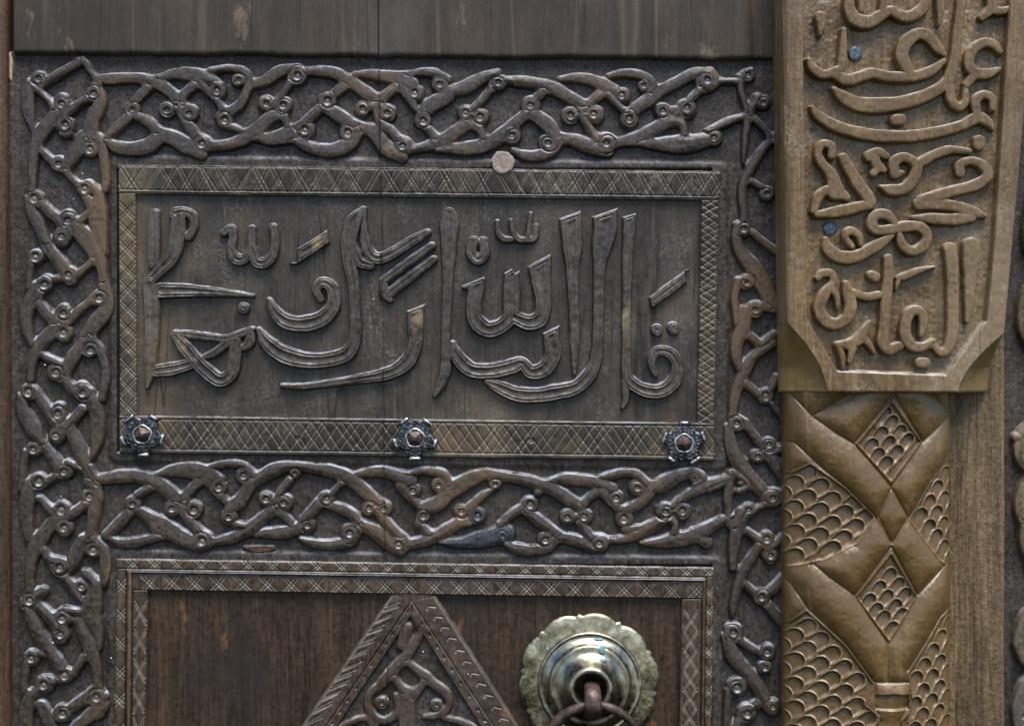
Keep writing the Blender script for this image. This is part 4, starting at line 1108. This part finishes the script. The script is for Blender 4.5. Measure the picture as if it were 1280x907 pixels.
for poly, a, b, dr_, R0 in panels:
    e = poly_sdf(PX, PY, poly)
    a = np.array(a); b = np.array(b); dvec = np.array(dr_) / np.hypot(*dr_)
    c0 = poly.mean(0)
    cent = []
    for i in range(-14, 15):
        for j in range(-14, 15):
            c = c0 + a * i + b * j + np.array((srnd.uniform(-.9, .9), srnd.uniform(-.9, .9)))
            if c[0] < 960 or c[0] > 1215 or c[1] < 470 or c[1] > 950: continue
            cent.append(c)
    cent.sort(key=lambda c: -float(c @ dvec))
    S_ = np.full(PX.shape, -1.0)
    wdir = np.array((-dvec[1], dvec[0]))
    for c in cent:
        if poly_sdf(np.array([[c[0]]]), np.array([[c[1]]]), poly)[0, 0] < 2.5: continue
        al = (PX - c[0]) * dvec[0] + (PY - c[1]) * dvec[1]
        ac = (PX - c[0]) * wdir[0] + (PY - c[1]) * wdir[1]
        d = np.hypot(ac * 1.12, np.where(al > 0, al, al * 0.40))
        m_ = d < R0
        t = np.clip((al / R0 + 2.4) / 3.2, 0, 1)
        R_ = R0 * srnd.uniform(.92, 1.06)
        val = -0.2 - srnd.uniform(4.8, 6.6) * t ** 0.9 * sstep(R_ - 0.8, R_ - 4.2, d) + 0.9 * np.exp(-((d - R0 + .7) / 1.2) ** 2) * np.clip(al / R0 + .8, 0, 1)
        S_ = np.where(m_, val, S_)
    relh = np.where(e > 0, S_ * sstep(0, 2.0, e) - 1.5 * sstep(0, 1.5, e) + 0.0, relh)
    rimw = np.where(e > 0, np.maximum(rimw, 0.25 * sstep(-0.2, 0.5, S_)), rimw)
    relh += 1.6 * np.exp(-((e - 0.2) / 1.3) ** 2)
slot = poly_sdf(PX, PY, [(1092, 866), (1113, 864), (1134, 866), (1134, 884), (1092, 884)])
relh -= 4.5 * sstep(-0.5, 1.5, slot)
relh += 0.9 * vnoise(PX, PY, 12.0) + 0.4 * vnoise(PX, PY, 4.0)
H = prof_ + relh * np.clip(1.15 - np.abs(U) ** 6, 0.3, 1)
PXp, PYp, Hp = (np.pad(q, 1, mode='edge') for q in (PX, PY, H))
Hp[0] = Hp[-1] = 10; Hp[:, 0] = Hp[:, -1] = 2
relief('carved_half_column', PXp, PYp, Hp, 50, M['postcol'], post, None, np.pad(rimw, 1, mode='edge'))

# plain backing board of the post
xs = np.linspace(1012, 1256, 160); ys_ = np.linspace(-60, 980, 260)
PX, PY = np.meshgrid(xs, ys_)
PXw = PX + np.where(PX > 1240, 1.3 * vnoise(PX * 0, PY, 60.0), 0)
H = 22 + 1.4 * vnoise(PX * 6, PY * .4, 14.0) + 1.2 * vnoise(PX, PY, 50.0)
H -= 1.5 * np.exp(-((PX - 1249) / 1.6) ** 2)
H -= 3.0 * sstep(1250, 1256, PX)
PXp, PYp, Hp = (np.pad(q, 1, mode='edge') for q in (PXw, PY, H))
Hp[0] = Hp[-1] = -40; Hp[:, 0] = Hp[:, -1] = -40
relief('backing_board', PXp, PYp, Hp, 22, M['board'], post)

# ------------------------------------------------------------------ the other leaf, only its carved edge in view
leaf2 = empty('door_leaf', 1320, 450)
tag(leaf2, 'edge of second door leaf with golden brown vine on the far side of the post', 'door')
b2 = ground('vine_border', 1238, -60, 1420, 980, M['ground'], leaf2, 2.5, lambda x, y: 2.0 * (1 - sstep(1262, 1270, x)))
bm = bmesh.new(); add_box(bm, 1200, -60, 1420, 980, -62, -9, 0); bm_obj('plank', bm, M['gap'], leaf2)
RV = ['1310 200 10 1292 235 9 1284 280 10 1286 310 10 1300 335 8 1316 350 8', '1290 352 6 1280 375 10 1280 410 12 1290 440 8 1290 470 7 / o 1281 394 13 4',
      '1290 470 6 1292 505 7 1285 530 7 1273 545 8 1272 570 8 1284 588 6 / 1272 545 7 1292 538 7 1312 545 8', '1290 585 6 1276 615 9 1276 640 12 1284 655 7 / o 1279 645 13 4',
      '1280 655 7 1280 675 10 1290 705 11 1305 740 10 1320 770 8', '1296 752 6 1280 772 9 1271 800 9 1277 822 8 1290 838 6', '1290 838 6 1276 862 9 1272 890 12 1278 930 12 / o 1276 894 14 5',
      '1296 60 9 1300 100 10 1312 140 9 1320 180 9', '1345 210 9 1338 260 10 1330 300 9 1316 340 8', '1350 420 9 1330 450 9 1318 500 10 1330 560 10 1345 600 9']
carve_band('vine_stem', [(ln, (4.0, 0, 1.0), M['rightvine']) for ln in RV], b2, 11.0, 0.5, 7.0, 0.9, 1.2, seamed=False)
